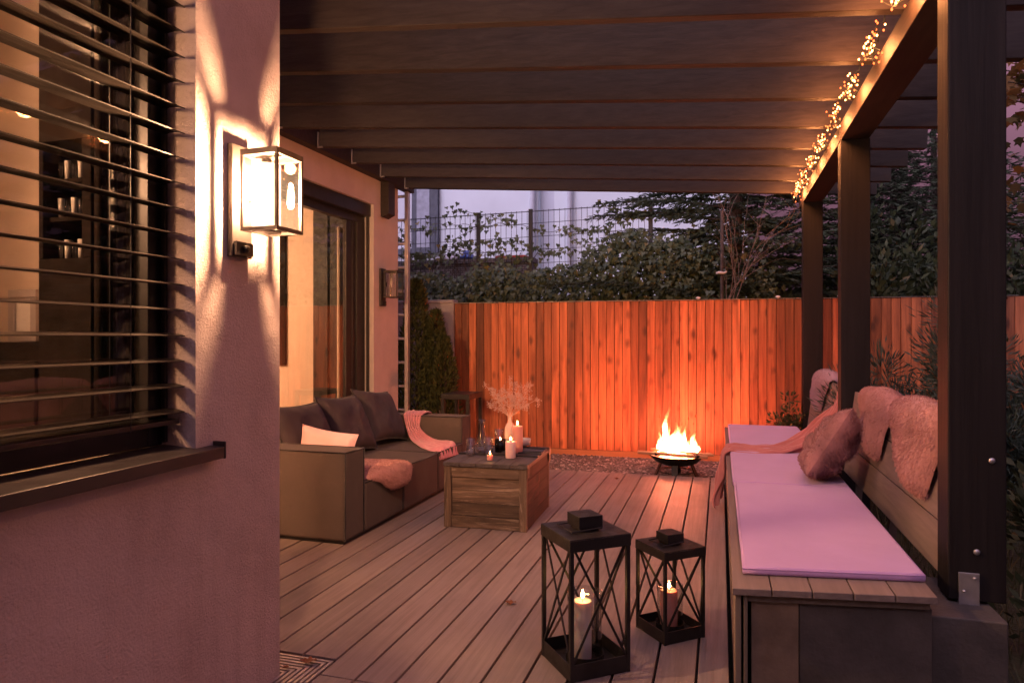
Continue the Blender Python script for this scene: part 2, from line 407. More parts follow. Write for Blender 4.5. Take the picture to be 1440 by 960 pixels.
def deck_mat():
    m, nt, out = new_mat('composite_deck'); p = princ(nt, out, (.2,.16,.14), .6)
    t = attr_tone(nt); tc = nt.nodes.new('ShaderNodeTexCoord')
    cmb = nt.nodes.new('ShaderNodeCombineXYZ'); lk(nt, math_(nt, 'MULTIPLY', t, 31.0), cmb.inputs[1])
    off = nt.nodes.new('ShaderNodeVectorMath'); off.operation = 'ADD'; lk(nt, tc.outputs['Object'], off.inputs[0]); lk(nt, cmb.outputs[0], off.inputs[1])
    mp = nt.nodes.new('ShaderNodeMapping'); mp.inputs['Scale'].default_value = (42, 1.6, 42); lk(nt, off.outputs[0], mp.inputs[0])
    n = tex_noise(nt, mp.outputs[0], 1, 6, .6, .4)
    n3 = tex_noise(nt, off.outputs[0], 1.7, 5)
    c = ramp(nt, n, [(.3, (.20,.157,.138)), (.7, (.30,.24,.212))])
    c = mixc(nt, c, (.155,.12,.106), math_(nt, 'MULTIPLY', ramp(nt, n3, [(.5, (0,0,0)), (.75, (1,1,1))]), .5))
    hs = nt.nodes.new('ShaderNodeHueSaturation'); lk(nt, c, hs.inputs['Color']); lk(nt, math_(nt, 'ADD', math_(nt, 'MULTIPLY', t, .3), .85), hs.inputs['Value'])
    lk(nt, hs.outputs[0], p.inputs['Base Color'])
    w = nt.nodes.new('ShaderNodeTexWave'); w.bands_direction = 'X'; w.inputs['Scale'].default_value = 26; w.inputs['Distortion'].default_value = .4; lk(nt, tc.outputs['Object'], w.inputs['Vector'])
    b = bump(nt, p, w.outputs[1], .12, .003); bump(nt, p, n, .22, .003, b)
    lk(nt, ramp(nt, n3, [(.3, (.48,)*3), (.7, (.68,)*3)]), p.inputs['Roughness'])
    return m

mk_materials()

# ------------------------------------------------------------------ measured layout (metres)
XW, YC = -1.70, 2.39            # near wall plane and its corner
XD, YE = -3.65, 7.42            # door wall plane and its far end
G0 = -.10                       # ground level, deck top is 0
DECK_END = 6.94
def fence_y(x): return 8.31 + .03*(x + 3.28)

# ------------------------------------------------------------------ ground
b = MB(); b.grid(lambda u, v: (-60+120*u, -60+140*v, G0 + (.0 if abs(-60+120*u) < 4 else .02)), 40, 40)
g = b.build('ground', M['soil'], kind='structure', origin=(0,0,G0))
b = MB(); b.grid(lambda u, v: (-3.75+4.9*u, DECK_END-.4+(8.6-DECK_END+.4)*v, G0+.012), 2, 2)
b.build('gravel_bed', M['gravel'], kind='structure', origin=(0,7,G0))
b = MB()
for i in range(5200):
    x = U(-3.2, .9); y = U(DECK_END+.005, 8.33); r = U(.006, .017) * (1.5 if rnd.random() < .05 else 1)
    b.tone = rnd.random()**1.3
    a = U(0, 6.28); c, s_ = math.cos(a), math.sin(a)
    def q(dx, dy, dz): return (x+r*(dx*c-dy*s_)*1.3, y+r*(dx*s_+dy*c), G0+.012+r*(dz+.4))
    b.add([q(1,0,0), q(.2,.9,0), q(-.9,.3,.1), q(-.3,-.9,0), q(.3,.1,.75), q(-.35,.1,.7)],
          [(0,1,4),(1,2,5),(1,5,4),(2,3,5),(3,0,4),(3,4,5)])
b.build('gravel', M['pebble'], kind='stuff')

# ------------------------------------------------------------------ deck
b = MB(); PITCH = .1615
k = 0
X1 = .038
edges = [X1] + [-.092 - PITCH*i for i in range(23)]
for i in range(len(edges)-1):
    xr, xl = edges[i]-.0055, edges[i+1]+.0055
    xl = max(xl, XD+.01)
    y0 = -1.0
    ye = DECK_END + .022*(xl+.0)
    xlc = (xl+xr)/2
    segs = []
    if xlc < -1.543: segs = [(2.568, ye)] if xlc > XD else []
    elif xlc < -.4: segs = [(-1.0, 2.43-.003), (2.43+.003, ye)] if xlc < -1.2 else [(-1.0, ye)]
    else: segs = [(-1.0, ye)]
    for (a0, a1) in segs:
        b.tone = rnd.random()
        xl2 = xl
        if a0 < 2.4 and xl < -1.54: xl2 = -1.538
        b.box(xl2, xr, a0, a1, -.028, 0)
d = b.build('deck', M['deck'], bevel=.0025, seg=2, kind='structure', origin=(0,0,0))
b = MB(); b.box(XD, X1+.001, -1.0, DECK_END-.12, G0+.005, -.032)
b.build('deck_base', M['under'], kind='structure')

# drain grate, L shaped round the house corner
t = empty('drain_grate', (-1.62, 2.47, 0), 'pale slatted drain grate let into the deck round the house wall corner', 'drain grate')
b = MB(); GO, GY = -1.545, 2.552
for i in range(7):
    o = .011 + .0222*i
    xo, yo = GO-o, GY-o
    b.prism([(xo-.0065, .3), (xo+.0065, .3), (xo+.0065, yo+.0065), (xo-.0065, yo-.0065)], 'z', -.02, .0)
    b.prism([(-3.6, yo-.0065), (xo-.0065, yo-.0065), (xo+.0065, yo+.0065), (-3.6, yo+.0065)], 'z', -.02, -.0002)
b.build('slats', M['alu'], t)
b = MB(); b.box(XW, GO-.001, .3, YC, -.034, -.026); b.box(-3.6, GO-.001, YC, GY, -.034, -.026)
b.build('channel', M['under'], t)
def leaf_blade(name, x, y, s, rz, label):
    b = MB()
    def fn(u, v):
        xx = (u-.5)*2; w = math.sqrt(max(0, 1-xx*xx))*(.62+.2*math.sin(9*xx))
        yy = (v-.5)*2*w
        return (s*xx, s*yy, .006 + s*.35*yy*yy + s*.2*xx*xx + s*.1*math.sin(5*xx+3*yy))
    b.grid(fn, 12, 6)
    o = b.build(name, M['deadleaf'], local=True, solid=.0006, smooth=True); o.location = (x, y, .002); o.rotation_euler = (0, 0, rz)
    tag(o, label, 'leaf', 'dry leaves on the drain grate')
leaf_blade('dry_leaf', -1.64, 2.5, .035, .4, 'larger brown dry leaf curled on the drain grate beside the deck')
leaf_blade('dry_leaf', -1.70, 2.43, .018, 1.5, 'small orange dry leaf on the drain grate nearest the wall corner')

for i, (x, y, sz, a, lab) in enumerate(((-1.02, 3.35, .03, .3, 'dry brown leaf on the open deck boards before the sofa'), (-.95, 6.6, .028, 2.0, 'dry leaf near the far deck edge left of the fire bowl'), (-.06, 2.5, .026, 4.0, 'dry leaf on the deck beside the near end of the bench'))):
    leaf_blade('dry_leaf', x, y, sz, a, lab); bpy.context.scene.collection.objects[-1]['group'] = 'dry leaves on the deck'
# ------------------------------------------------------------------ house
house = empty('house', (XW, 0, G0), 'pale rendered house with blinds window, lamp lit wall and sliding terrace door', 'house')
ZW0, ZW1, YW1 = .985, 2.62, 1.925
b = MB()
b.box(XW-.3, XW, -4, YC, G0, ZW0-.03)
b.box(XW-.3, XW, -4, YC, ZW1, 6)
b.box(XW-.3, XW, YW1, YC, ZW0-.03, ZW1)
b.box(XW-.3, XW, -4, -1.6, ZW0-.03, ZW1)
b.box(XD, -3.5, YC-.25, YC, G0, 6); b.box(-2.95, XW-.3, YC-.25, YC, G0, 6); b.box(-3.5, -2.95, YC-.25, YC, G0, 1.3); b.box(-3.5, -2.95, YC-.25, YC, 2.5, 6)  # nook opening added so lamp light reaches the sofa arm
b.box(XW, 7.5, -4.7, -4.4, G0, 5.6)  # unseen wing wall added to block low sky light behind the camera
b.build('wall', M['stucco'], house)
YD0, YD1, ZD = 2.95, 6.825, 2.815
b = MB()
b.box(XD-.3, XD, YC, YD0, G0, 6)
b.box(XD-.3, XD, YD1, YE, G0, 6)
b.box(XD-.3, XD, YD0, YD1, ZD, 6)
b.box(-11, XD-.3, YE-.3, YE, G0, 6)
b.build('wall', M['reveal'], house)
# interior shells
b = MB()
b.box(-6.1, -6.0, -4, 2.0, 0, 2.8); b.box(-6.0, XW-.31, -4.1, -4, 0, 2.8); b.box(-6.0, -3.5, 1.98, 2.1, 0, 2.8); b.box(-2.95, XW-.31, 1.98, 2.1, 0, 2.8); b.box(-3.5, -2.95, 1.98, 2.1, 0, 1.3); b.box(-3.5, -2.95, 1.98, 2.1, 2.5, 2.8)
b.box(-2.93, -2.87, .93, 1.979, .001, 2.699); b.box(-5.999, -2.87, .87, .93, .001, 2.699)  # partition added to keep the nook globe's light out of the near room
b.build('room_wall', M['wall_in'], house)
b = MB(); b.box(-6.0, XW-.31, -4, 1.98, 2.7, 2.8); b.build('ceiling', M['white'], house)
b = MB(); b.box(-6.0, XW-.31, -4, 1.98, -.05, .0); b.build('floor', M['floor_in'], house)
b = MB()
b.box(-10, -4.2, 7.0, 7.08, 0, 2.9); b.box(-10.1, -10, 2.4, 7.0, 0, 2.9); b.box(-10, -3.96, 2.4, 2.5, 0, 2.9)
b.build('room_wall', M['wall_in'], house)
b = MB(); b.box(-10, XD-.31, 2.4, 7.1, 2.9, 3.0); b.build('ceiling', M['white'], house)
b = MB(); b.box(-10, XD-.31, 2.4, 7.1, -.06, -.01); b.build('floor', M['floor_in'], house)
# window
XG = -1.865
w = None
b = MB()
b.box(XG-.03, XG+.03, YW1-.065, YW1-.002, ZW0, ZW1); b.box(XG-.03, XG+.03, -1.6, YW1-.065, ZW0, ZW0+.09); b.box(XG-.03, XG+.03, -1.6, YW1-.065, ZW1-.08, ZW1)
b.box(XG-.028, XG+.028, -1.6, -1.53, ZW0+.09, ZW1-.08)
w = b.build('window', M['anthracite'], house, bevel=.004)
b = MB(); b.box(XG-.012, XG-.006, -1.53, YW1-.066, ZW0+.091, ZW1-.081); b.build('pane', M['paneglass'], w)
b = MB()
b.prism([(XW-.13, ZW0), (XW+.052, ZW0-.012), (XW+.052, ZW0-.052), (XW+.045, ZW0-.052), (XW+.045, ZW0-.022), (XW-.13, ZW0-.015)], 'y', -1.9, 2.005)
b.box(XW+.001, XW+.054, 2.005, 2.012, ZW0-.054, ZW0+.006)
b.build('window_sill', M['sill'], house, bevel=.003)
b = MB(); b.box(-3.5, -3.44, 2.2, 2.26, 1.3, 2.5); b.box(-3.01, -2.95, 2.2, 2.26, 1.3, 2.5); b.box(-3.44, -3.01, 2.2, 2.26, 1.3, 1.36); b.box(-3.44, -3.01, 2.2, 2.26, 2.44, 2.5)  # unseen nook window, added to pass light onto the near sofa arm
w2 = b.build('window', M['anthracite'], house, bevel=.004)
b = MB(); b.box(-3.44, -3.01, 2.225, 2.231, 1.36, 2.44); b.build('pane', M['paneglass'], w2)
# sliding door
XF = -3.76
b = MB()
b.box(XF-.08, XF, YD1-.07, YD1-.002, 0, 2.7); b.box(XF-.08, XF, YD0, YD1-.07, 2.6, 2.68); b.box(XF-.08, XF, YD0, YD1-.07, 0, .06)
b.box(XF-.03, XF+.012, YD1-.19, YD1-.085, .06, 2.6)
b.box(XF-.06, XF-.02, YD1-.36, YD1-.25, .06, 2.6)
b.box(XF-.05, XF-.01, YD1-.25, YD1-.19, .06, 2.6)
b.box(XF-.06, XF-.02, 4.2, 4.3, .06, 2.6)
dr = b.build('sliding_door', M['anthracite'], house, bevel=.004)
b = MB(); b.box(XF-.045, XF-.039, 4.3, YD1-.36, .06, 2.6); b.box(XF-.045, XF-.039, YD0, 4.2, .06, 2.6); b.build('pane', M['doorglass'], dr)
b = MB(); b.box(XF-.06, XF+.075, YD0, YD1-.002, 2.68, ZD-.002); b.box(XF+.03, XF+.06, YD1-.03, YD1-.004, .0, 2.68)
b.build('shutter_box', M['anthracite'], house, bevel=.005)

# interior things, seen through the panes
b = MB()
for i in range(40):
    pass
def cur(u, v):
    y = 6.54 + .19*u; return (-3.93 + .025*math.sin(u*25), y, .04 + 2.5*v)
b.grid(cur, 60, 4)
o = b.build('curtain', M['curtain'], solid=.004, smooth=True); tag(o, 'pale curtain hanging just inside the right end of the terrace door', 'curtain')
t = empty('backdrop', (-4.4, 6.97, 0), 'dark wardrobe added in place of the unlit corridor behind the terrace door glass', 'backdrop')
b = MB(); b.box(-4.36, -3.97, 6.74, 6.985, 0, 2.85); b.build('body', M['dark_in2'], t, bevel=.004)  # dark block added where the corridor behind the glass is unlit
b = MB(); b.box(-4.18, -4.165, 6.72, 6.738, .1, 2.8); b.build('dark_strip', M['dark_in2'], t)
b = MB(); b.box(-4.99, -4.88, 6.97, 6.998, 1.03, 2.62); o = b.build('wall_panel', M['dark_in'], bevel=.003); tag(o, 'tall narrow dark panel hung on the cream wall behind the terrace door', 'wall panel')
b = MB(); b.grid(lambda u, v: (-1.965+.02*math.sin(u*30), 1.77+.15*u, 1.0+1.58*v), 40, 3); o = b.build('curtain', M['dark_in'], solid=.004, smooth=True); tag(o, 'dark brown drape added over the lit inner reveal at the right edge of the window with blinds', 'curtain')  # drape added to hide the lit reveal and keep this edge dark
t = empty('cabinet', (-2.35, 1.9, 0), 'tall dark cabinet with glasses in an open niche behind the blinds', 'cabinet')
b = MB()
CX0, CX1, CY0, CY1 = -2.245, -2.014, 1.80, 1.975
b.box(CX0, CX1, CY0, CY1, 0, 1.62); b.box(CX0, CX1, CY0, CY1, 2.02, 2.68); b.box(CX0, CX0+.02, CY0, CY1, 1.62, 2.02); b.box(CX1-.04, CX1, CY0, CY1, 1.62, 2.02); b.box(CX0+.02, CX1-.04, CY1-.02, CY1, 1.62, 2.02)
b.build('body', M['dark_in'], t, bevel=.003)
for z in (1.75, 1.88):
    b = MB(); b.box(CX0+.021, CX1-.041, CY0+.02, CY1-.021, z, z+.015); b.build('shelf', M['dark_in'], t)
for r_, z in enumerate((1.62, 1.765, 1.895)):
    for i in range(5):
        b = MB(); x = CX0+.042+.030*i; y = CY0+.05
        b.lathe([(.008,.001),(.0105,.07),(.009,.07),(.007,.006)], (x, y, z), 12, True, False)
        o = b.build('tumbler', M['ceramic'] if (i+r_) % 2 else M['drinkglass'], smooth=True)
        tag(o, ['pale cup standing on the lowest board of the cabinet niche behind the blinds', 'pale cup standing on the middle board of the cabinet niche behind the blinds', 'pale cup standing on the top board of the cabinet niche behind the blinds'][r_], 'cup', ['cups on the lowest niche board', 'cups on the middle niche board', 'cups on the top niche board'][r_])
t = empty('dresser', (-2.55, 1.9, 0), 'dark dresser below the picture frame inside the blinds window', 'dresser')
b = MB(); b.box(-2.86, -2.25, 1.82, 1.975, 0, 1.335); b.build('body', M['dark_in'], t, bevel=.004)
for z in (.1, .5, .9):
    b = MB(); b.box(-2.84, -2.27, 1.805, 1.819, z, z+.37); b.build('drawer_front', M['dark_in'], t, bevel=.003)
t = empty('picture_frame', (-2.49, 1.95, 1.336), 'small silver picture frame standing on the dresser behind the blinds', 'picture frame')
b = MB()
px0, px1, pz0, pz1 = -2.56, -2.42, 1.3365, 1.53
b.box(px0, px1, 1.93, 1.955, pz0, pz0+.024); b.box(px0, px1, 1.93, 1.955, pz1-.03, pz1); b.box(px0, px0+.03, 1.93, 1.955, pz0+.03, pz1-.03); b.box(px1-.03, px1, 1.93, 1.955, pz0+.03, pz1-.03)
b.build('frame', M['alu'], t, bevel=.003)
b = MB(); b.box(px0+.03, px1-.03, 1.94, 1.95, pz0+.03, pz1-.03); b.build('print', M['white'], t)
def room_lamp(x, y, z, mat, r, label):
    t = empty('pendant_lamp', (x, y, z), label, 'pendant lamp')
    b = MB(); b.lathe([(r*math.sin(math.pi*k/14)+.0005, -r*math.cos(math.pi*k/14)) for k in range(15)], (x, y, z), 24); b.build('globe', mat, t, smooth=True)
    b = MB(); b.tube([(x, y, z+r-.005), (x, y, 2.7 if x > -4 else 2.9)], .004); b.build('cord', M['black'], t)
room_lamp(-3.1, .4, 2.3, M['roomglow'], .13, 'glowing globe pendant lamp inside the room behind the blinds')
room_lamp(-3.3, 1.35, 2.25, M['addedglow'], .12, 'glowing globe lamp added unseen behind the nook window to light the near sofa arm')  # added lamp, gives the near sofa arm its golden light
room_lamp(-6.2, 5.0, 2.3, M['roomglow2'], .16, 'glowing globe pendant lamp inside the room behind the terrace door')

# venetian blind
t = empty('venetian_blind', (XW-.045, 0, ZW0), 'dark external venetian blind with open slats in the near window', 'blind')
b = MB(); XB = -1.775; SW = .042
z = 1.106
while z < ZW1-.02:
    prof = [(-SW, -.004), (-SW*.5, .002), (0, .004), (SW*.5, .002), (SW, -.004), (SW+.0015, -.001), (SW*.5, .0032), (0, .0052), (-SW*.5, .0032), (-SW-.0015, -.001)]
    tl = R(4)
    pr = [(XB + p[0]*math.cos(tl) - p[1]*math.sin(tl), z + p[0]*math.sin(tl)*-1 + p[1]*math.cos(tl)) for p in prof]
    b.prism(pr, 'y', -1.55, 1.912)
    z += .0853
b.build('slats', M['slat'], t)
b = MB(); b.box(XB-.035, XB+.035, -1.55, 1.898, 1.062, 1.078); b.build('bottom_rail', M['slat'], t, bevel=.003)
for y in (1.69, .75, -.2):
    b = MB()
    for dx in (-.041, .041): b.tube([(XB+dx, y, 1.06), (XB+dx, y, ZW1)], .0016, 5)
    b.build('cord', M['black'], t)
b = MB(); b.box(XB-.05, XB-.035, 1.905, 1.918, ZW0+.01, ZW1-.01); b.build('guide_rail', M['anthracite'], t)

# ------------------------------------------------------------------ wall lamps
def make_wall_lamp(lit):
    t = empty('wall_lamp', (XW, 2.167, 1.734))
    x0, x1, y0, y1, z0, z1 = .05, .205, -.08, .08, 0, .293
    b = MB(); b.box(.001, .024, -.088, .022, -.09, .316); bp = b.build('backplate', M['lampmetal'], t, local=True, bevel=.002)
    b = MB(); b.box(.0245, .036, -.080, .014, -.085, -.035); b.lathe([(.014,0),(.014,.01),(.008,.016)], (0,0,0), 12)
    b.v[8:] = [(.036+p[2], p[0]-.033, p[1]-.06) for p in b.v[8:]]
    b.build('motion_sensor', M['black'], t, local=True, bevel=.001)
    b = MB(); p = .006
    for za, zb in ((z1-.022, z1), (z0, z0+.014)):
        b.box(x0, x1, y0, y0+.013, za, zb); b.box(x0, x1, y1-.013, y1, za, zb); b.box(x0, x0+.013, y0+.013, y1-.013, za, zb); b.box(x1-.013, x1, y0+.013, y1-.013, za, zb)
        b.box(x0+.013, x1-.013, -.012, .012, za+.002, zb-.004)
    b.lathe([(.052, z1-.012), (.052, z1-.004)], (.103, 0, 0), 24); b.lathe([(.052, .001), (.052, .009)], (.103, 0, 0), 24)
    for x in (x0, x1-2*p):
        for y in (y0, y1-2*p): b.box(x, x+2*p, y, y+2*p, z0+.014, z1-.022)
    b.box(.0242, x0-.0005, -.03, .012, .12, .17)
    b.build('frame', M['lampmetal'], t, local=True, bevel=.0012)
    b = MB()
    g = .004
    b.box(x0+g, x0+g+.002, y0+2*p, y1-2*p, z0+.015, z1-.023); b.box(x1-g-.002, x1-g, y0+2*p, y1-2*p, z0+.015, z1-.023)
    b.box(x0+2*p, x1-2*p, y0+g, y0+g+.002, z0+.015, z1-.023); b.box(x0+2*p, x1-2*p, y1-g-.002, y1-g, z0+.015, z1-.023)
    b.box(x0+.014, x1-.014, y0+.014, y1-.014, z1-.003, z1-.001); b.box(x0+.014, x1-.014, y0+.014, y1-.014, .0105, .0125)
    b.build('pane', M['thinglass'], t, local=True)
    c = (.103, 0, z0)
    b = MB(); b.lathe([(.05,.0145),(.05,.25),(.0485,.25),(.0485,.0145)], c, 28, False, False); b.build('glass_cylinder', M['opal'] if lit else M['thinglass'], t, local=True, smooth=True)
    b = MB(); b.lathe([(.018,.27),(.018,.225),(.016,.215)], c, 16); b.build('socket', M['lampmetal'], t, local=True, smooth=True)
    b = MB(); b.lathe([(.002,.115),(.009,.12),(.012,.135),(.012,.165),(.009,.18),(.005,.214)], c, 16, True, True); b.build('bulb', M['lampglow'] if lit else M['unlit'], t, local=True, smooth=True)
    return t
L1 = make_wall_lamp(True); tag(L1, 'lit square glass wall lamp glowing on the near house wall corner', 'wall lamp', 'square glass wall lamps')
L2 = make_wall_lamp(False); L2.location = (XD, 7.04, 1.80); L2.scale = (1.04,)*3
tag(L2, 'unlit square glass wall lamp on the pale wall beyond the terrace door', 'wall lamp', 'square glass wall lamps')

# ------------------------------------------------------------------ pergola
pg = empty('pergola', (-1.3, 5.4, 0), 'dark stained timber pergola with rafters over the deck', 'pergola')
PB0, PB1 = 2.79, 2.918
b = MB(); b.tone = .4; b.bar((.935, 2.93, (PB0+PB1)/2), (.935, 8.32, (PB0+PB1)/2), .19, PB1-PB0); b.build('beam', M['beam'], pg, bevel=.005)
b = MB(); b.tone = .5; b.box(XD+.001, XD+.10, YC+.01, 7.66, 3.10, 3.34); b.build('wall_plate', M['pergola'], pg, bevel=.004)
b = MB(); b.tone = .5
b.prism([(XD+.101, 3.098), (XD+.101, 2.74), (XD+.02, 2.70), (XD+.002, 2.72), (XD+.002, 3.098)], 'y', 6.98, 7.14)
b.build('bracket', M['pergola'], pg, bevel=.004)
YL = [2.56+.608*i for i in range(9)]
YR = [3.13, 3.75, 4.40, 5.03, 5.68, 6.29, 6.9, 7.53, 8.18]
for i in range(9):
    b = MB(); b.tone = rnd.random()
    x0 = XD+.104; x1 = 1.62
    f = lambda x: (YL[i] + (YR[i]-YL[i])*(x-x0)/(.84-x0), 3.11 + (2.93-3.11)*(x-x0)/(.84-x0))
    y0, z0 = f(x0); y1, z1 = f(x1)
    b.bar((x0, y0, z0+.16), (x1, y1, z1+.16), .065, .32)
    rf = b.build('rafter', M['pergola'], pg, bevel=.004)
    b = MB(); b.box(x0+.0005, x0+.012, y0-.052, y0-.038, z0-.012, z0+.13); b.box(x0+.0005, x0+.05, y0-.052, y0-.0335, z0-.014, z0-.004)
    b.build('joist_hanger', M['steel'], rf)
def post(y0, y1, zb, w=.195):
    b = MB(); b.tone = rnd.random(); b.box(.84, .84+w, y0, y1, zb, PB0-.001)
    return b.build('post', M['post'], pg, bevel=.006)
p1 = post(3.03, 3.17, .345); p2 = post(5.50, 5.64, G0); p3 = post(7.90, 8.05, G0)
# near post ironwork
b = MB()
bx0 = .873; bx1 = .942
b.prism([(3.024, .33), (3.018, .33), (3.018, .455), (3.0275, .455), (3.0275, .36), (3.045, .345), (3.045, .336)], 'x', bx0, bx1)
b.build('post_bracket', M['steel'], p1, bevel=.0015)
for (x, z, y) in ((.985, .885, 3.028), (.935, .535, 3.028), (.925, .437, 3.0165), (.89, .385, 3.0165)):
    b = MB(); r = .012 if z > .5 else .006
    b.lathe([(r, 0), (r*.9, .004), (r*.5, .007)], (0,0,0), 12); b.v = [(x+p[0], y-p[2], z+p[1]) for p in b.v]
    b.build('bolt', M['steel'], p1, smooth=True)
b = MB(); b.box(.735, .985, 2.865, 3.33, G0, .335)
o = b.build('concrete_block', M['concrete'], bevel=.008); tag(o, 'rough concrete footing block under the nearest pergola post', 'concrete block')

# ------------------------------------------------------------------ string of lights
t = empty('string_lights', (.8, 5.6, 2.95), 'warm white cluster string lights hung along the pergola beam', 'string lights')
pts = []
bul = []
for i in range(0, 8):
    ya, yb = YR[i]+.08, YR[i]+.37
    za, zb = 2.925, 2.85
    pts.append((.80, ya-.05, 3.06))
    for k in range(12):
        s_ = k/11; pts.append((.765 + .018*math.sin(5*k+i), ya + (yb-ya)*s_, za + (zb-za)*s_**1.1 + .018*math.sin(k*2.3)))
    pts.append((.83, yb+.03, 2.905))
    for k in range(44):
        s_ = rnd.random()**.75
        sg = .012+.018*s_; bul.append((.76 + rnd.gauss(0, sg), ya + (yb-ya)*s_ + rnd.gauss(0, .012), za + (zb-za)*s_**1.1 + rnd.gauss(0, sg*1.1)))
bul.sort(key=lambda p: p[1])
for i in range(8):
    l = bpy.data.lights.new('cluster_light', 'POINT'); l.energy = 3.2; l.color = (1, .33, .10); l.shadow_soft_size = .05
    lo = bpy.data.objects.new('cluster_light', l); COL.objects.link(lo); lo.parent = t; lo.location = Vector((.745, YR[i]*.4+YR[i+1]*.6, 2.885)) - Vector(t.location)
b = MB(); b.tube(pts, .003, 5)
for p in bul:
    q = min(pts, key=lambda w_: (w_[0]-p[0])**2 + (w_[1]-p[1])**2 + (w_[2]-p[2])**2)
    b.tube([q, p], .001, 3, False)
b.build('wire', M['bulb_cord'], t)
proto = MB(); proto.lathe([(.0012,-.006),(.004,-.004),(.0046,0),(.004,.004),(.0012,.006)], (0,0,0), 8)
pm = None; vis = [p for p in bul if p[1] > 3.15]
for p in vis[:100]:
    dim = rnd.random() < .6
    if pm is None: proto.t = [.8]*len(proto.t); pm = [proto.build('bulb', M['led'], t, local=True, smooth=True), None]; o = pm[0]
    elif dim and pm[1] is None: proto.t = [.3]*len(proto.t); pm[1] = proto.build('bulb', M['led'], t, local=True, smooth=True); o = pm[1]
    else:
        o = pm[1 if dim else 0].copy(); COL.objects.link(o)
    o.location = Vector(p) - Vector(t.location)
b = MB()
for p in vis[100:]: b.tone = .3 if rnd.random() < .6 else .8; b.lathe([(.0012,-.006),(.004,-.004),(.0046,0),(.004,.004),(.0012,.006)], p, 6)
b.build('bulb', M['led'], t, smooth=True, kind='stuff')

# ------------------------------------------------------------------ fence, garden wall
fn_ = empty('wooden_fence', (-.2, 8.4, G0), 'tall orange brown fence of upright wooden boards behind the fire bowl', 'fence')
b = MB(); x = -3.28; ZF = 1.79
while x < 3.0:
    wd = .098 + U(-.004, .004); b.tone = rnd.random(); y = fence_y(x) + U(-.006, .006)
    b.box(x+.0025, x+wd-.0025, y-.011, y+.011, G0+.085, ZF + U(-.004, .004)); x += wd
q = MB(); q.bar((-3.28, fence_y(-3.28)+.03, .86), (3.0, fence_y(3.0)+.03, .86), .012, 1.8); q.build('gap_blocker', M['under'], fn_)  # dark sheet added behind the boards to stop light through the gaps
b.build('boards', M['fence'], fn_, bevel=.002, seg=1)
b = MB(); b.bar((-3.28, fence_y(-3.28)-.006, G0+.04), (3.0, fence_y(3.0)-.006, G0+.04), .026, .082); b.build('kick_board', M['fencerail'], fn_, bevel=.003)
b = MB()
for z in (.3, 1.0, 1.6): b = MB(); b.bar((-3.28, fence_y(-3.28)+.065, z), (3.0, fence_y(3.0)+.065, z), .05, .08); b.build('rail', M['fencerail'], fn_)
b = MB(); b.bar((-3.28, fence_y(-3.28), ZF+.008), (3.0, fence_y(3.0), ZF+.008), .05, .007); b.build('cap_strip', M['capmetal'], fn_)
b = MB(); b.box(-5.2, -3.285, 8.27, 8.42, G0, 1.80); b.box(-5.2, -3.283, 8.255, 8.435, 1.801, 1.84)
o = b.build('garden_wall', M['concretewall'], bevel=.006); tag(o, 'grey concrete garden wall between the clipped conifers and the wooden fence', 'garden wall')
for i, (x, lab) in enumerate(((-.25, 'white round cap on the fence top above the fire bowl'), (.63, 'white round cap on the fence top just left of the farthest pergola post'), (1.28, 'white round cap on the fence top between the two farther pergola posts'))):
    b = MB(); b.lathe([(.012,.0),(.012,.008),(.026,.01),(.028,.018),(.022,.027),(.008,.032)], (x, fence_y(x), ZF+.012), 14)
    o = b.build('fence_cap', M['plasticwhite'], smooth=True); tag(o, lab, 'fence cap', 'white caps along the fence top')

# ------------------------------------------------------------------ bench
bn = empty('bench', (.39, 5.0, G0), 'long built-in deck bench of grey brown boards with slanted backrest', 'bench')
BX0, BX1, BY0, BY1, BZ = .04, .735, 2.645, 7.42, .437
SKEW = .165
SH = Matrix(((1,0,0,0),(SKEW,1,0,-SKEW*BX0),(0,0,1,0),(0,0,0,1)))
b = MB()
for i in range(5):
    b.tone = rnd.random(); xa, xb = BX0+.139*i+.002, BX0+.139*(i+1)-.002; b.prism([(xa, BY0+SKEW*(xa-BX0)), (xb, BY0+SKEW*(xb-BX0)), (xb, BY1), (xa, BY1)], 'z', BZ-.026, BZ)
b.build('seat', M['bench'], bn, bevel=.003)
b = MB()
for i in range(3):
    b.tone = rnd.random(); b.box(BX0+.012, BX0+.034, BY0+.03, BY1, G0+.155*i+.002, G0+.155*(i+1)-.002)
b.build('front_panel', M['bench'], bn, bevel=.003)
b = MB(); b.m = SH; b.tone = .5; b.box(BX0+.012, BX0+.033, BY0+.015, BY0+.029, G0, BZ-.028); b.box(BX0+.042, BX0+.056, BY0+.015, BY0+.04, G0, BZ-.028); b.box(BX0+.056, BX1-.02, BY0+.025, BY0+.045, BZ-.055, BZ-.028)
b.build('end_frame', M['panel'], bn, bevel=.002)
b = MB(); b.m = SH; b.box(BX0+.07, BX0+.235, BY0+.04, BY0+.06, G0, BZ-.058); b.build('end_panel', M['panelstone'], bn, bevel=.002)
b = MB(); b.m = SH; b.box(BX0+.238, BX1-.01, BY0+.04, BY0+.06, G0, BZ-.058); b.build('end_panel', M['concrete'], bn, bevel=.002)
b = MB(); b.box(BX0+.05, BX1-.02, BY0+.2, BY1-.01, G0, BZ-.03); b.build('core', M['under'], bn)
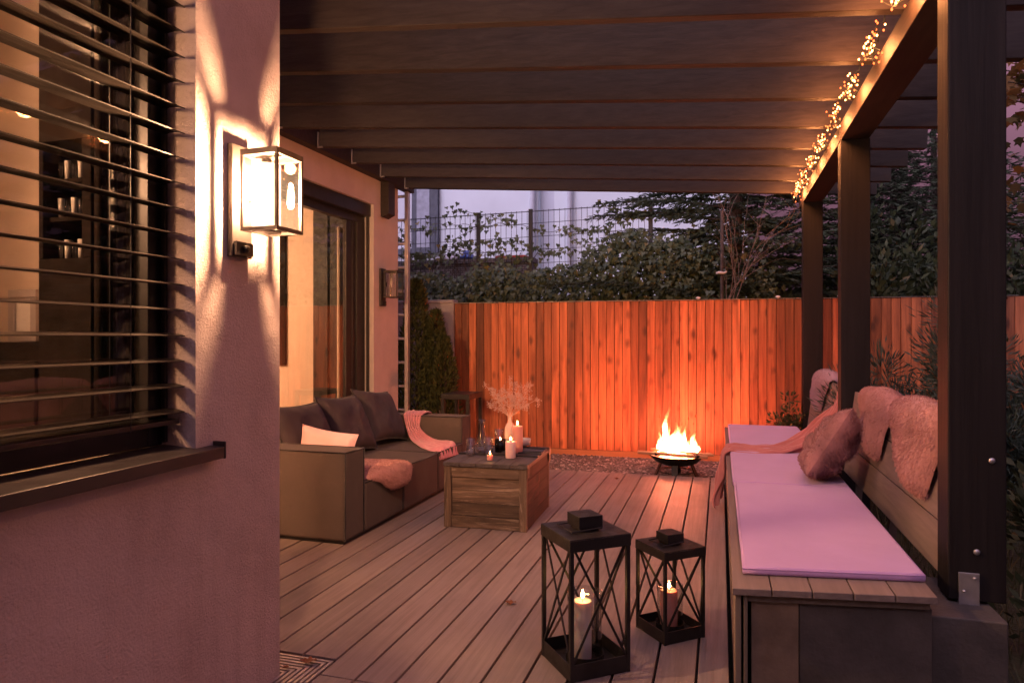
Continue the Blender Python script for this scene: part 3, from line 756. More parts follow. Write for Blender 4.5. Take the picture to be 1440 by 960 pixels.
def backrest(y0, y1):
    b = MB(); n = 3; H = .57; x0, z0 = .845, .40; ln = .075
    for i in range(n):
        b.tone = rnd.random()
        a0, a1 = i/n+.004, (i+1)/n-.004
        pa = (x0+ln*a0, z0+H*a0); pb = (x0+ln*a1, z0+H*a1); nx, nz = .022, -.0044
        b.prism([pa, pb, (pb[0]+nx, pb[1]+nz), (pa[0]+nx, pa[1]+nz)], 'y', y0, y1)
    o = b.build('backrest', M['bench'], bn, bevel=.002)
    for y in (y0+.15, (y0+y1)/2, y1-.15):
        b = MB(); b.tone = .3; b.bar((x0+.045, y, G0), (x0+ln+.045, y, .96), .05, .04, (1,0,0)); b.build('strut', M['panel'], o)
backrest(3.178, 5.42); backrest(5.68, 7.63)

def rounded_slab(name, x0, x1, y0, y1, z0, z1, mat, amp=.004, lab=None, cat=None, group=None, skew=0):
    b = MB(); nx, ny = 10, int((y1-y0)*10)
    cx, cy = (x0+x1)/2, (y0+y1)/2; hx, hy, hz = (x1-x0)/2, (y1-y0)/2, (z1-z0)/2; zc = (z0+z1)/2; r = hz*.6
    ring = []
    # loft: bottom inset, sides, top inset
    def loop(inset, z):
        return [(p[0], p[1]+skew*(p[0]-x0)*(1-(p[1]-y0)/(y1-y0)), p[2]) for p in loop0(inset, z)]
    def loop0(inset, z):
        pts = []
        for i in range(ny+1): pts.append((x0+inset, y0+inset+(y1-y0-2*inset)*i/ny, z))
        for i in range(1, nx+1): pts.append((x0+inset+(x1-x0-2*inset)*i/nx, y1-inset, z))
        for i in range(1, ny+1): pts.append((x1-inset, y1-inset-(y1-y0-2*inset)*i/ny, z))
        for i in range(1, nx): pts.append((x1-inset-(x1-x0-2*inset)*i/nx, y0+inset, z))
        return pts
    loops = [loop(r, z0), loop(r*.3, z0+r*.3), loop(0, z0+r), loop(0, z1-r), loop(r*.3, z1-r*.3), loop(r, z1)]
    n = len(loops[0]); vs = []; fs = []
    for L in loops:
        for p in L:
            d = noise.noise(Vector((p[0]*3, p[1]*2.2, p[2]*3)))*amp
            vs.append((p[0] + (d*1.5 if p[0] < x0+.02 else 0), p[1], p[2]))
    for k in range(len(loops)-1):
        for i in range(n):
            j = (i+1) % n; fs.append((k*n+i, k*n+j, (k+1)*n+j, (k+1)*n+i))
    b.add(vs, fs)
    # top surface grid
    def top(u, v):
        x = x0+r+(x1-x0-2*r)*u; y = y0+r+(y1-y0-2*r)*v
        e = min(u, 1-u)*min(1, 6)*min(v, 1-v)*40; e = min(1, e)
        y += skew*(x-x0)*(1-(y-y0)/(y1-y0))
        return (x, y, z1 + e*amp*(.6+1.3*noise.noise(Vector((x*2.5, y*1.6, 3)))+.7*noise.noise(Vector((x*9, y*3, 5)))))
    b.grid(top, 24, ny*3)
    def bot(u, v):
        x = x0+r+(x1-x0-2*r)*u; y = y0+r+(y1-y0-2*r)*v
        return (x, y+skew*(x-x0)*(1-(y-y0)/(y1-y0)), z0)
    b.grid(bot, 2, 2)
    o = b.build(name, mat, smooth=True)
    for zz in (z1-r*.75,):
        pp = loop(.0 if zz < z1-r else r*.1, zz); q = MB(); q.tube([(p[0], p[1], p[2]) for p in pp] + [pp[0]], .0022, 5, False); q.build('piping', M['mattress'], o, smooth=True)
    return tag(o, lab, cat, group)
rounded_slab('bench_mattress', .082, .733, 2.80, 4.46, BZ+.001, .470, M['mattress'], .003, 'thin lilac bench mattress at the near end of the long bench', 'mattress', 'lilac bench mattresses', SKEW)
rounded_slab('bench_mattress', .074, .733, 4.466, 7.40, BZ+.001, .470, M['mattress'], .003, 'thin lilac bench mattress under the salmon blanket, toward the wooden fence', 'mattress', 'lilac bench mattresses')

# ------------------------------------------------------------------ soft goods
def pillow_mesh(b, w, h, t, n=22, seed=0, wr=.012, pinch=.08, pw=4):
    for side in (1, -1):
        def fn(u, v):
            x = u*2-1; y = v*2-1
            e = max(0, (1-abs(x)**pw))**.6 * max(0, (1-abs(y)**pw))**.6
            px = x*(1-pinch*(1-y*y)*abs(x)**2); py = y*(1-pinch*(1-x*x)*abs(y)**2)
            z = side*t/2*e
            z += wr*e*noise.noise(Vector((x*2.2+seed, y*2.2, side*1.7))) + wr*.6*e*noise.noise(Vector((x*6, y*3+seed, side)))
            return (px*w/2, py*h/2, z)
        b.grid(fn, n, n)
def pillow_outline(w, h, pinch=.08, n=14):
    pts = []
    def P(x, y): return (x*(1-pinch*(1-y*y)*abs(x)**2)*w/2, y*(1-pinch*(1-x*x)*abs(y)**2)*h/2, 0)
    for i in range(n): pts.append(P(-1+2*i/n, -1))
    for i in range(n): pts.append(P(1, -1+2*i/n))
    for i in range(n): pts.append(P(1-2*i/n, 1))
    for i in range(n): pts.append(P(-1, 1-2*i/n))
    pts.append(pts[0]); return pts
def fur_blades(b, faces_pts, length, n, rs, lay=(0,0,-1)):
    """scatter fine tufts over quads [(p, normal)]"""
    lay = Vector(lay)
    for i in range(n):
        p, nn = rs.choice(faces_pts)
        p = Vector(p) + Vector((rs.uniform(-1,1), rs.uniform(-1,1), rs.uniform(-1,1)))*.010
        d = (nn + lay*1.6 + Vector((rs.uniform(-1,1), rs.uniform(-1,1), rs.uniform(-1,1)))*.35).normalized()
        s_ = d.cross(Vector((rs.uniform(-1,1), rs.uniform(-1,1), rs.uniform(-1,1)))).normalized()*.0013
        b.add([p-s_, p+s_, p+d*length*rs.uniform(.6, 1.2)], [(0,1,2)])
def surf_points(b):
    out = []
    for f in b.f:
        vs = [Vector(b.v[i]) for i in f]
        if len(vs) < 3: continue
        nn = (vs[1]-vs[0]).cross(vs[2]-vs[0])
        if nn.length < 1e-12: continue
        out.append((sum(vs, Vector())/len(vs), nn.normalized()))
    return out

# sofa
sf = empty('sofa', (-2.85, 5.1, 0), 'low grey brown outdoor sofa with block arms against the terrace door', 'sofa')
SX0, SX1 = -3.36, -2.325
def upholstered(name, x0, x1, y0, y1, z0, z1, pipes):
    b = MB(); b.box(x0, x1, y0, y1, z0, z1)
    o = b.build(name, M['sofa'], sf, bevel=.024, seg=4)
    p = MB()
    for a, c in pipes: p.tube([a, c], .0045, 6)
    if pipes: p.build('piping', M['piping'], o, smooth=True)
    return o
def arm(y0, y1):
    z = .605
    c = [(SX1-.003, y0+.003), (SX1-.003, y1-.003)]
    pp = [((SX1-.003, y0+.003, .03), (SX1-.003, y0+.003, z-.004)), ((SX1-.003, y1-.003, .03), (SX1-.003, y1-.003, z-.004)), ((SX1-.003, y0+.003, z-.003), (SX1-.003, y1-.003, z-.003)), ((SX0, y0+.003, z-.003), (SX1-.003, y0+.003, z-.003)), ((SX0, y1-.003, z-.003), (SX1-.003, y1-.003, z-.003))]
    upholstered('arm', SX0, SX1, y0, y1, .025, z, pp)
arm(3.965, 4.215); arm(6.075, 6.30)
for (a, c) in ((4.219, 4.815), (4.819, 5.495), (5.499, 6.071)):
    z = .365
    pp = [((SX1+.001, a+.004, z-.004), (SX1+.001, c-.004, z-.004)), ((SX1+.001, c-.004, .04), (SX1+.001, c-.004, z-.004)), ((SX0+.2, c-.004, z-.002), (SX1, c-.004, z-.002))]
    upholstered('seat', SX0, SX1+.004, a, c, .025, z, pp)
b = MB(); b.box(SX0-.01, SX0+.16, 4.22, 6.07, .366, .62); b.build('backrest', M['sofa'], sf, bevel=.014, seg=3)
b = MB(); b.box(SX0+.03, SX1-.03, 4.0, 6.27, .001, .026); b.build('base', M['black'], sf)
labs = ['grey back cushion at the near end of the sofa behind the pink pillow', 'middle grey back cushion of the sofa', 'far grey sofa back cushion with one corner tipped up beside the pink throw']
for i, (ya, yb, tilt, roll, zt) in enumerate(((4.26, 4.90, 27, -2, .0), (4.90, 5.50, 27, -3, .012), (5.50, 6.10, 30, -7, .02))):
    t = empty('sofa_cushion', (-3.03, (ya+yb)/2, .61+zt), labs[i], 'cushion', 'back cushions on the sofa')
    w_ = yb-ya+.03; h_ = .52
    mat = Matrix.Rotation(R(-tilt), 4, 'Y') @ Matrix.Rotation(R(roll), 4, 'X') @ Matrix(((0,0,1,0),(1,0,0,0),(0,1,0,0),(0,0,0,1)))
    b = MB(); b.m = mat; pillow_mesh(b, w_, h_, .17, 26, i*5.1, .014, .10); b.build('cover', M['sofac'], t, local=True, smooth=True)
    b = MB(); b.m = mat; b.tube(pillow_outline(w_, h_, .10), .0075, 6, False); b.build('piping', M['piping'], t, local=True, smooth=True)
t = empty('throw_pillow', (-2.71, 4.35, .53), 'pale pink oblong pillow propped behind the near sofa arm', 'pillow')
mat = Matrix.Rotation(R(7), 4, 'Y') @ Matrix.Rotation(R(80), 4, 'X')
b = MB(); b.m = mat; pillow_mesh(b, .46, .33, .13, 20, 2.2, .012, .09); b.build('cover', M['pinkpillow'], t, local=True, smooth=True)
b = MB(); b.m = mat; b.tube(pillow_outline(.46, .33, .09), .003, 5, False); b.build('piping', M['pinkpillow'], t, local=True, smooth=True)

def catmull(P, t):
    n = len(P)-1; x = t*n; i = min(int(x), n-1); f = x-i
    p = [Vector(P[max(0, min(n, i+k))]) for k in (-1, 0, 1, 2)]
    return .5*((2*p[1]) + (p[2]-p[0])*f + (2*p[0]-5*p[1]+4*p[2]-p[3])*f*f + (3*p[1]-p[0]-3*p[2]+p[3])*f**3)
def drape(left, right, folds, depth, nu=40, nv=80, seed=0, upv=None):
    """cloth strip between two edge curves with lengthwise folds"""
    b = MB()
    def fn(u, v):
        a, c = catmull(left, v), catmull(right, v)
        a2, c2 = catmull(left, min(1, v+.01)), catmull(right, min(1, v+.01))
        m_ = a.lerp(c, u); tg = ((a2-a)+(c2-c)); ac = (c-a)
        nn = ac.cross(tg)
        nn = nn.normalized() if nn.length > 1e-9 else Vector((0,0,1))
        if v >= .99:
            a3, c3 = catmull(left, .97), catmull(right, .97); nn = ac.cross((a-a3)+(c-c3)); nn = nn.normalized() if nn.length > 1e-9 else Vector((0,0,1))
        w = u + .05*noise.noise(Vector((u*3, v*5, seed)))
        h = depth*(.5+.5*math.sin(w*folds*6.283 + 1.5*noise.noise(Vector((v*3, seed, 0)))))*(1+.7*noise.noise(Vector((u*4, v*4, seed+9))))
        h += depth*.5*noise.noise(Vector((u*9, v*12, seed+3)))
        return m_ + nn*h
    b.grid(fn, nu, nv); return b
# pink throw over the far sofa arm
Lp = [(-2.98, 6.33, .50), (-2.95, 6.24, .625), (-2.93, 6.08, .625), (-2.86, 6.00, .50), (-2.76, 5.90, .405), (-2.52, 5.62, .385), (-2.34, 5.52, .378), (-2.305, 5.52, .30)]
Rp = [(-2.72, 6.33, .50), (-2.72, 6.26, .625), (-2.74, 6.09, .625), (-2.74, 6.04, .50), (-2.60, 6.02, .405), (-2.42, 5.98, .395), (-2.335, 5.95, .378), (-2.305, 5.94, .28)]
b = drape(Lp, Rp, 6, .020, 60, 90, 1)
o = b.build('throw_blanket', M['pinkthrow'], solid=.006, smooth=True); tag(o, 'pink knitted throw draped over the far sofa arm and seat', 'throw')
# fur throw on near seat
def fur_sheet(name, fn, nu, nv, mat, lab, cat, blades, length, group=None, lay=(0,0,-1), seed=3):
    b = MB(); b.grid(fn, nu, nv)
    # closed: underside offset
    pts = surf_points(b)
    cz = sum((p for p, n_ in pts), Vector())/len(pts)
    fur_blades(b, pts, length, blades, random.Random(seed), lay)
    o = b.build(name, mat, smooth=True, solid=0); tag(o, lab, cat, group); return o
def puff(prof_fn, y0, y1, th, seed, tap, sgn):
    """thick fur hide lying along a path; sgn picks the outer side"""
    def fn(u, v):
        x, z, nx, nz = prof_fn(v)
        endk = max(0, min(1, 9*v, 9*(1-v)))**.5
        c = 2*u-1
        wv = (y1-y0)/2*tap(v)*(.72+.28*endk)*(1+.08*noise.noise(Vector((seed, v*3.1, 2))))
        hh = th*endk*max(0, 1-abs(c)**2.6)**.5
        hh *= 1+.30*noise.noise(Vector((c*1.7+seed, v*3.5, 1.5)))
        hh += .006*noise.noise(Vector((c*7+seed, v*11, 4))) + .003
        return (x + sgn*nx*hh, (y0+y1)/2 + wv*c, z + sgn*nz*hh)
    return fn
def polyprof(P):
    """P list of (x,z); returns point and the outward normal to the left of travel"""
    def f(v):
        a = catmull([(p[0], 0, p[1]) for p in P], v); c = catmull([(p[0], 0, p[1]) for p in P], min(1, v+.02)); d0 = catmull([(p[0], 0, p[1]) for p in P], max(0, v-.02))
        d = (c-d0).normalized(); return (a.x, a.z, -d.z, d.x)
    return f
# hides over the backrest: front drop, over the top edge, short back drop (travelling from back to front)
def hide(y0, y1, drop, th, seed, lab, mat, group, tipy=0, lift=0):
    P = [(.972, .74), (.970, .90), (.955, .968), (.925, .985), (.902, .962), (.893, .90), (.90-.075*drop*.5, .965-.57*drop*.5), (.905-.075*drop*.95, .975-.57*drop)]
    tap = lambda v: (1.0 if v < .5 else max(.3, 1-((v-.5)/.5)**1.5*.66))
    f0 = puff(polyprof(P), y0, y1, th, seed, tap, -1)
    def fn(u, v):
        x, y, z = f0(u, v); return (x, y + tipy*max(0, v-.45)*1.8, z)
    return fur_sheet('fur_throw', fn, 44, 60, mat, lab, 'fur throw', 26000, .015, group, (0,0,-1), int(seed*10))
hide(4.22, 5.02, .56, .06, 1.3, 'dusty pink fur hide over the near backrest, beside the plush pillow', M['fur'], 'fur hides over the bench backrest', -.16)
hide(3.26, 4.16, .58, .07, 2.7, 'dusty pink fur hide over the near backrest, beside the nearest post', M['fur'], 'fur hides over the bench backrest', -.16)
hide(6.45, 7.3, .5, .07, 4.1, 'lilac pink fur hide over the far backrest between the posts', M['furlilac'], 'fur hides over the bench backrest', 0)
# fur throw on the sofa seat, lapping over its front edge
P = [(-2.80, .375), (-2.6, .372), (-2.42, .372), (-2.335, .366), (-2.315, .33), (-2.313, .24)]
pf = polyprof(P)
def pf3(v):
    x, z, nx, nz = pf(v); return (x, z, nx, nz)
fn = puff(pf3, 4.24, 4.86, .05, 6.2, lambda v: 1 if v < .6 else max(.35, 1-((v-.6)/.4)**1.5*.6), 1)
def fn2(u, v):
    x, y, z = fn(u, v); return (x, y+.22*max(0, v-.35), z)
fur_sheet('fur_throw', fn2, 40, 44, M['fur'], 'dusty pink fur throw lying on the near sofa seat', 'fur throw', 22000, .015, None, (1,0,-.4), 9)

# plush pillow on the bench
t = empty('plush_pillow', (.655, 4.70, .675), 'dusky pink plush pillow leaning on the bench backrest', 'pillow')
mat = Matrix.Rotation(R(-16), 4, 'Z') @ Matrix.Rotation(R(30), 4, 'Y') @ Matrix.Rotation(R(-16), 4, 'X') @ Matrix(((0,0,1,0),(1,0,0,0),(0,1,0,0),(0,0,0,1)))
b = MB(); b.m = mat; pillow_mesh(b, .54, .48, .22, 70, 8.8, .05, .05, 2.6)
b.m = None; fur_blades(b, surf_points(b), .020, 26000, random.Random(5), (0,0,-.6))
b.build('cover', M['plush'], t, local=True, smooth=True)

# salmon blanket across the bench
Lp = [(1.0, 5.98, .90), (.925, 5.96, 1.0), (.84, 6.02, .82), (.66, 6.12, .62), (.47, 6.08, .50), (.28, 6.02, .486), (.10, 5.99, .486), (.035, 5.95, .46), (-.005, 5.88, .34), (-.02, 5.82, .22)]
Rp = [(1.0, 5.70, .88), (.91, 5.70, .94), (.82, 5.70, .76), (.68, 5.68, .58), (.47, 5.62, .492), (.28, 5.58, .482), (.10, 5.60, .482), (.028, 5.60, .45), (-.03, 5.56, .26), (-.055, 5.50, .05)]
b = drape(Lp, Rp, 5, .045, 90, 180, 4)
o = b.build('blanket', M['salmon'], solid=.006, smooth=True); tag(o, 'thin salmon blanket trailing from the backrest across the bench and over its front', 'blanket')

# ------------------------------------------------------------------ wooden chest and what stands on it
CH = Vector((-1.605, 4.985, 0)); RZ = R(2.0)
ch = empty('wooden_chest', CH, 'weathered wooden chest used as a coffee table beside the sofa', 'chest', None, RZ)
HX, HY, HZ = .305, .385, .465
for sx in (-1, 1):
    for sy in (-1, 1):
        b = MB(); b.tone = rnd.random(); b.box(sx*HX-(0 if sx < 0 else .055), sx*HX+(.055 if sx < 0 else 0), sy*HY-(0 if sy < 0 else .03), sy*HY+(.03 if sy < 0 else 0), 0, HZ-.03)
        b.build('corner_post', M['chestv'], ch, local=True, bevel=.004)
for sy in (-1, 1):
    b = MB(); y0, y1 = (-HY+.004, -HY+.026) if sy < 0 else (HY-.026, HY-.004)
    b.tone = .75; b.box(-HX+.056, HX-.056, y0, y1, HZ-.105, HZ-.032); b.tone = .4; b.box(-HX+.056, HX-.056, y0, y1, 0.004, .085)
    for i in range(3):
        b.tone = rnd.random(); z0 = .087+(HZ-.107-.087)*i/3
        b.box(-HX+.056, HX-.056, y0+.013*(1 if sy < 0 else 0), y1-.013*(1 if sy > 0 else 0), z0+.001, .087+(HZ-.107-.087)*(i+1)/3-.001)
    b.build('end_panel', M['chest'], ch, local=True, bevel=.003)
for sx in (-1, 1):
    b = MB(); x0, x1 = (-HX+.003, -HX+.024) if sx < 0 else (HX-.024, HX-.003)
    for i in range(5):
        z0 = .004+(HZ-.034)*i/5; z1 = .004+(HZ-.034)*(i+1)/5-.002; cuts = sorted([-HY+.031, HY-.031] + [U(-.25, .25) for k in range(1 + i % 2)])
        for c0, c1 in zip(cuts, cuts[1:]):
            b.tone = rnd.random(); dx = U(-.0015, .0015); b.box(x0+dx, x1+dx, c0+.001, c1-.001, z0, z1)
    b.build('side_panel', M['chesty'], ch, local=True, bevel=.002)
b = MB(); n = 5
for i in range(n):
    b.tone = rnd.random(); b.box(-HX-.006+(2*HX+.012)*i/n+.001, -HX-.006+(2*HX+.012)*(i+1)/n-.001, -HY-.008, HY+.006, HZ-.029, HZ+U(-.001, 0))
lid = b.build('lid', M['chesttop'], ch, local=True, bevel=.003)
for y in (-.05, .34):
    b = MB(); b.box(-HX-.004, HX+.004, y, y+.045, HZ+.001, HZ+.010); b.build('batten', M['iron'], lid, local=True, bevel=.002)
for sy in (-1, 1):
    b = MB(); b.box(HX-.06, HX+.009, sy*(HY-.02)-.03, sy*(HY-.02)+.03, HZ+.0005, HZ+.004); b.box(HX+.0065, HX+.0095, sy*(HY-.02)-.03, sy*(HY-.02)+.03, HZ-.09, HZ+.004); b.build('corner_iron', M['iron'], ch, local=True, bevel=.001)
s_, c_ = math.sin(RZ), math.cos(RZ)
def topat(u, v, z=HZ):
    th = math.atan(293/970.); s0, c0 = math.sin(th), math.cos(th); a = (u-720)/970.; r = (-s0+c0*a, c0+s0*a, (475-v)/970.); k = (z-1.35)/r[2]
    return Vector((r[0]*k, r[1]*k, z))
ZT = HZ+.0015
def flame(b, p, h):
    b.lathe([(.0008, h*.12), (h*.12, h*.22), (h*.17, h*.38), (h*.13, h*.6), (h*.06, h*.83), (.0005, h)], p, 10)
def candle(name, p, r, h, wax, fh, lab, group=None, lit=True):
    t = empty(name, p, lab, 'candle', group)
    b = MB(); b.lathe([(r*.97, 0), (r, .004), (r, h-.004), (r*.96, h), (r*.75, h-.003), (r*.3, h-.008), (.001, h-.008)], (0,0,0), 28, True, False); b.build('wax', M[wax], t, local=True, smooth=True)
    b = MB(); b.tube([(0,0,h-.008), (.001,0,h+.004), (.002,.001,h+.012)], .0012, 5); b.build('wick', M['wick'], t, local=True)
    if lit:
        b = MB(); flame(b, (.001, 0, h+.004), fh); b.build('flame', M['candleflame'], t, local=True, smooth=True)
    return t
candle('pillar_candle', topat(727.5, 636, ZT), .042, .205, 'waxpink', .036, 'tall salmon pink pillar candle burning on the wooden chest')
candle('pillar_candle', topat(718, 643.5, ZT), .038, .122, 'waxpale', .03, 'short pale pillar candle burning at the front of the wooden chest')
candle('tea_light', topat(689, 646.5, ZT), .021, .036, 'waxpink', .024, 'small pink tea light burning near the front edge of the wooden chest')
def glass(name, p, prof, mat, lab, cat, group=None, water=None):
    t = empty(name, p, lab, cat, group)
    b = MB(); b.lathe(prof, (0,0,0), 28, True, False); b.build('glass', mat, t, local=True, smooth=True)
    if water: b = MB(); b.lathe([(water[0], .006), (water[1], water[2])], (0,0,0), 24); b.build('water', M['drinkglass'], t, local=True, smooth=True)
    return t
tum = [(.028,0),(.031,.004),(.038,.13),(.0365,.13),(.0295,.012),(.001,.009)]
glass('tumbler', topat(662, 640, ZT), tum, M['drinkglass'], 'clear tumbler of water left of the carafe on the chest', 'glass', 'clear tumblers on the chest', (.0290,.0335,.07))
glass('tumbler', topat(687, 638.5, ZT), tum, M['drinkglass'], 'clear tumbler just right of the carafe behind the tea light', 'glass', 'clear tumblers on the chest', (.0290,.0335,.07))
glass('tumbler', topat(702, 625, ZT), tum, M['drinkglass'], 'empty clear tumbler behind the smoked candle jar', 'glass', 'clear tumblers on the chest')
glass('carafe', topat(678, 634, ZT), [(.042,0),(.048,.006),(.05,.05),(.042,.10),(.022,.155),(.018,.19),(.02,.225),(.032,.245),(.03,.245),(.018,.226),(.0165,.19),(.02,.155),(.04,.10),(.047,.05),(.045,.01),(.001,.008)], M['drinkglass'], 'clear glass water carafe with flared neck on the chest', 'carafe', None, (.0455,.044,.085))
jp = topat(703.5, 635, ZT)
t = glass('candle_jar', jp, [(.040,0),(.043,.004),(.043,.098),(.0405,.098),(.0405,.008),(.001,.006)], M['smoked'], 'smoked glass candle jar burning between carafe and pale vase', 'candle jar')
b = MB(); b.lathe([(.040,.009),(.040,.082)], (0,0,0), 24); b.build('wax', m_wax('amber_wax', (.12,.085,.05)), t, local=True, smooth=True)
b = MB(); flame(b, (0,0,.086), .03); b.build('flame', M['candleflame'], t, local=True, smooth=True)
vp = topat(717, 632, ZT)
b = MB(); b.lathe([(.036,0),(.042,.006),(.043,.14),(.041,.17),(.030,.20),(.016,.218),(.0145,.252),(.017,.26),(.014,.26),(.012,.22),(.001,.2)], tuple(vp), 28, True, False)
o = b.build('vase', M['vase'], smooth=True); tag(o, 'pale pink bottle vase holding dried flowers on the chest', 'vase')
# dried gypsophila
t = empty('dried_flowers', vp+Vector((0,0,.2)), 'spray of dried cream gypsophila standing in the pink bottle vase', 'dried flowers')
b = MB(); fb = MB(); r2 = random.Random(12)
fwd = Vector((-.289, .957, 0)); rgt = Vector((.957, .289, 0))
mains = [(-.155, .26), (-.10, .20), (-.06, .13), (0, .33), (.045, .24), (.09, .21), (.14, .25), (.17, .15), (.02, .14), (-.13, .09), (.11, .10), (-.03, .22)]
for (mx_, mz) in mains:
    base = vp + Vector((0,0,.15)); top = vp + Vector((0,0,.26)) + rgt*mx_*1.3 + fwd*r2.uniform(-.09,.09) + Vector((0,0,mz))
    mid = vp + Vector((0,0,.262)) + rgt*mx_*.08
    pts_ = [base, mid, mid.lerp(top, .45) + Vector((0,0,.015)), top]
    b.tube(pts_, [.0022,.002,.0018,.0012], 4)
    for k in range(13):
        st = (mid + Vector((0,0,.015))).lerp(top, r2.uniform(.35, 1)); dr_ = Vector((r2.gauss(0,1), r2.gauss(0,1), r2.gauss(.6,.8))).normalized()*r2.uniform(.015,.055)
        b.tube([st, st+dr_], .0006, 3, False)
        for q_ in range(8):
            c0 = st + dr_ + Vector((r2.gauss(0,.011), r2.gauss(0,.011), r2.gauss(0,.011))); r_ = r2.uniform(.003,.0052)
            b.tube([st+dr_*.8, c0], .0004, 3, False)
            fb.add([c0+Vector((r_,0,0)), c0+Vector((-r_,0,0)), c0+Vector((0,r_,0)), c0+Vector((0,-r_,0)), c0+Vector((0,0,r_)), c0+Vector((0,0,-r_))], [(0,2,4),(2,1,4),(1,3,4),(3,0,4),(2,0,5),(1,2,5),(3,1,5),(0,3,5)])
b.build('stems', M['dried'], t); fb.build('blossoms', M['dried'], t)
bp_ = topat(735, 626, ZT+.012)
b = MB(); b.lathe([(.045,0),(.062,.006),(.068,.055),(.0645,.055),(.058,.012),(.001,.010)], tuple(bp_), 32, True, False)
o = b.build('bowl', M['ceramic'], smooth=True); tag(o, 'white straight sided bowl behind the tall pink candle', 'bowl')
# slate serving board
t = empty('serving_board', (-1.45, 5.16, ZT), 'dark slate serving board lying on the back of the chest under the white bowl', 'serving board', None, RZ)
b = MB(); b.box(-.17, .145, -.09, .13, .0005, .010); b.build('board', M['slate'], t, local=True, bevel=.003)
for y in (-.06, .10):
    b = MB(); b.box(-.005, .14, y-.014, y+.014, .0105, .017); b.build('handle', M['iron'], t, local=True, bevel=.003)

# ------------------------------------------------------------------ lanterns
def lantern(loc, rz, w, h, lab, cr, chh, wax):
    t = empty('lantern', loc, lab, 'lantern', 'black metal lanterns on the deck', rz)
    hw = w/2; p = w*.03
    b = MB()
    for sx in (-1, 1):
        for sy in (-1, 1): b.box(sx*(hw-p)-p, sx*(hw-p)+p, sy*(hw-p)-p, sy*(hw-p)+p, .0, h-.035)
    b.build('frame', M['iron'], t, local=True, bevel=.001)
    b = MB(); hb = .055*w/.22
    q = hw-.0015
    for s1 in (-1, 1):
        b.box(-hw+2*p, hw-2*p, min(s1*q, s1*(q-.004)), max(s1*q, s1*(q-.004)), .002, hb); b.box(min(s1*q, s1*(q-.004)), max(s1*q, s1*(q-.004)), -hw+2*p, hw-2*p, .002, hb)
    b.box(-hw+.002, hw-.002, -hw+.002, hw-.002, .008, .014)
    b.build('tray', M['iron'], t, local=True)
    b = MB(); z0, z1 = hb-.004, h-.036
    for s1 in (-1, 1):
        for sg in (-1, 1):
            off = .003*sg
            b.bar((-sg*(hw-2*p), s1*(hw-p)+off, z0), (sg*(hw-2*p), s1*(hw-p)+off, z1), .0095, .005, (0,1,0)); b.bar((s1*(hw-p)+off, -sg*(hw-2*p), z0), (s1*(hw-p)+off, sg*(hw-2*p), z1), .0095, .005, (1,0,0))
    b.build('cross_bar', M['iron'], t, local=True)
    b = MB(); b.box(-hw-.002, hw+.002, -hw-.002, hw+.002, h-.0045, h)
    for s1 in (-1, 1):
        b.box(-hw-.002, hw+.002, min(s1*(hw+.002), s1*(hw-.001)), max(s1*(hw+.002), s1*(hw-.001)), h-.04*w/.22, h-.005); b.box(min(s1*(hw+.002), s1*(hw-.001)), max(s1*(hw+.002), s1*(hw-.001)), -hw+.0012, hw-.0012, h-.04*w/.22, h-.005)
    lid = b.build('lid', M['iron'], t, local=True, bevel=.0012)
    k = w*.2
    b = MB(); b.box(-k, k, -k, k, h+.012, h+.05*w/.22); b.box(-k*.8, k*.8, -k*.8, k*.8, h+.0005, h+.011); b.build('chimney', M['iron'], lid, local=True, bevel=.0015)
    b = MB(); k2 = w*.40
    b.tube([(k*.9, -k*1.08, h+.012), (k*.3-k2, -k*1.25, h+.008), (k*.3-k2, k*1.25, h+.008), (k*.9, k*1.08, h+.012)], .0035, 6); b.build('handle', M['iron'], lid, local=True)
    gr = w*.26
    b = MB(); b.lathe([(gr*1.12, .0145), (gr*1.12, .05), (gr*1.08, .05), (gr*1.08, .0145)], (0,0,0), 32, False, False); b.lathe([(gr*1.12, .0142), (gr*1.12, .018)], (0,0,0), 32); b.build('candle_plate', M['iron'], t, local=True, smooth=False)
    b = MB(); gh = h*.53
    b.lathe([(gr*.98, .019), (gr, .03), (gr, gh*.8), (gr*1.04, gh), (gr*1.01, gh), (gr*.97, gh*.8), (gr*.97, .03)], (0,0,0), 36, False, False); b.build('glass_cylinder', M['thinglass'], t, local=True, smooth=True)
    return t
LB = Vector((-.54, 2.835, 0)); 
lantern(LB, R(39), .272, .56, 'taller black metal lantern with cross bars, white candle inside', .03, .2, 'w')
candle('pillar_candle', LB+Vector((-.01,.0,.019)), .038, .24, 'waxwhite', .042, 'white pillar candle burning inside the taller black lantern')
LS = Vector((-.222, 3.245, 0))
lantern(LS, R(41), .222, .41, 'shorter black metal lantern with cross bars, pink candle inside', .03, .2, 'p')
candle('pillar_candle', LS+Vector((-.005,0,.019)), .039, .175, 'waxpink', .036, 'pink pillar candle burning inside the shorter black lantern')

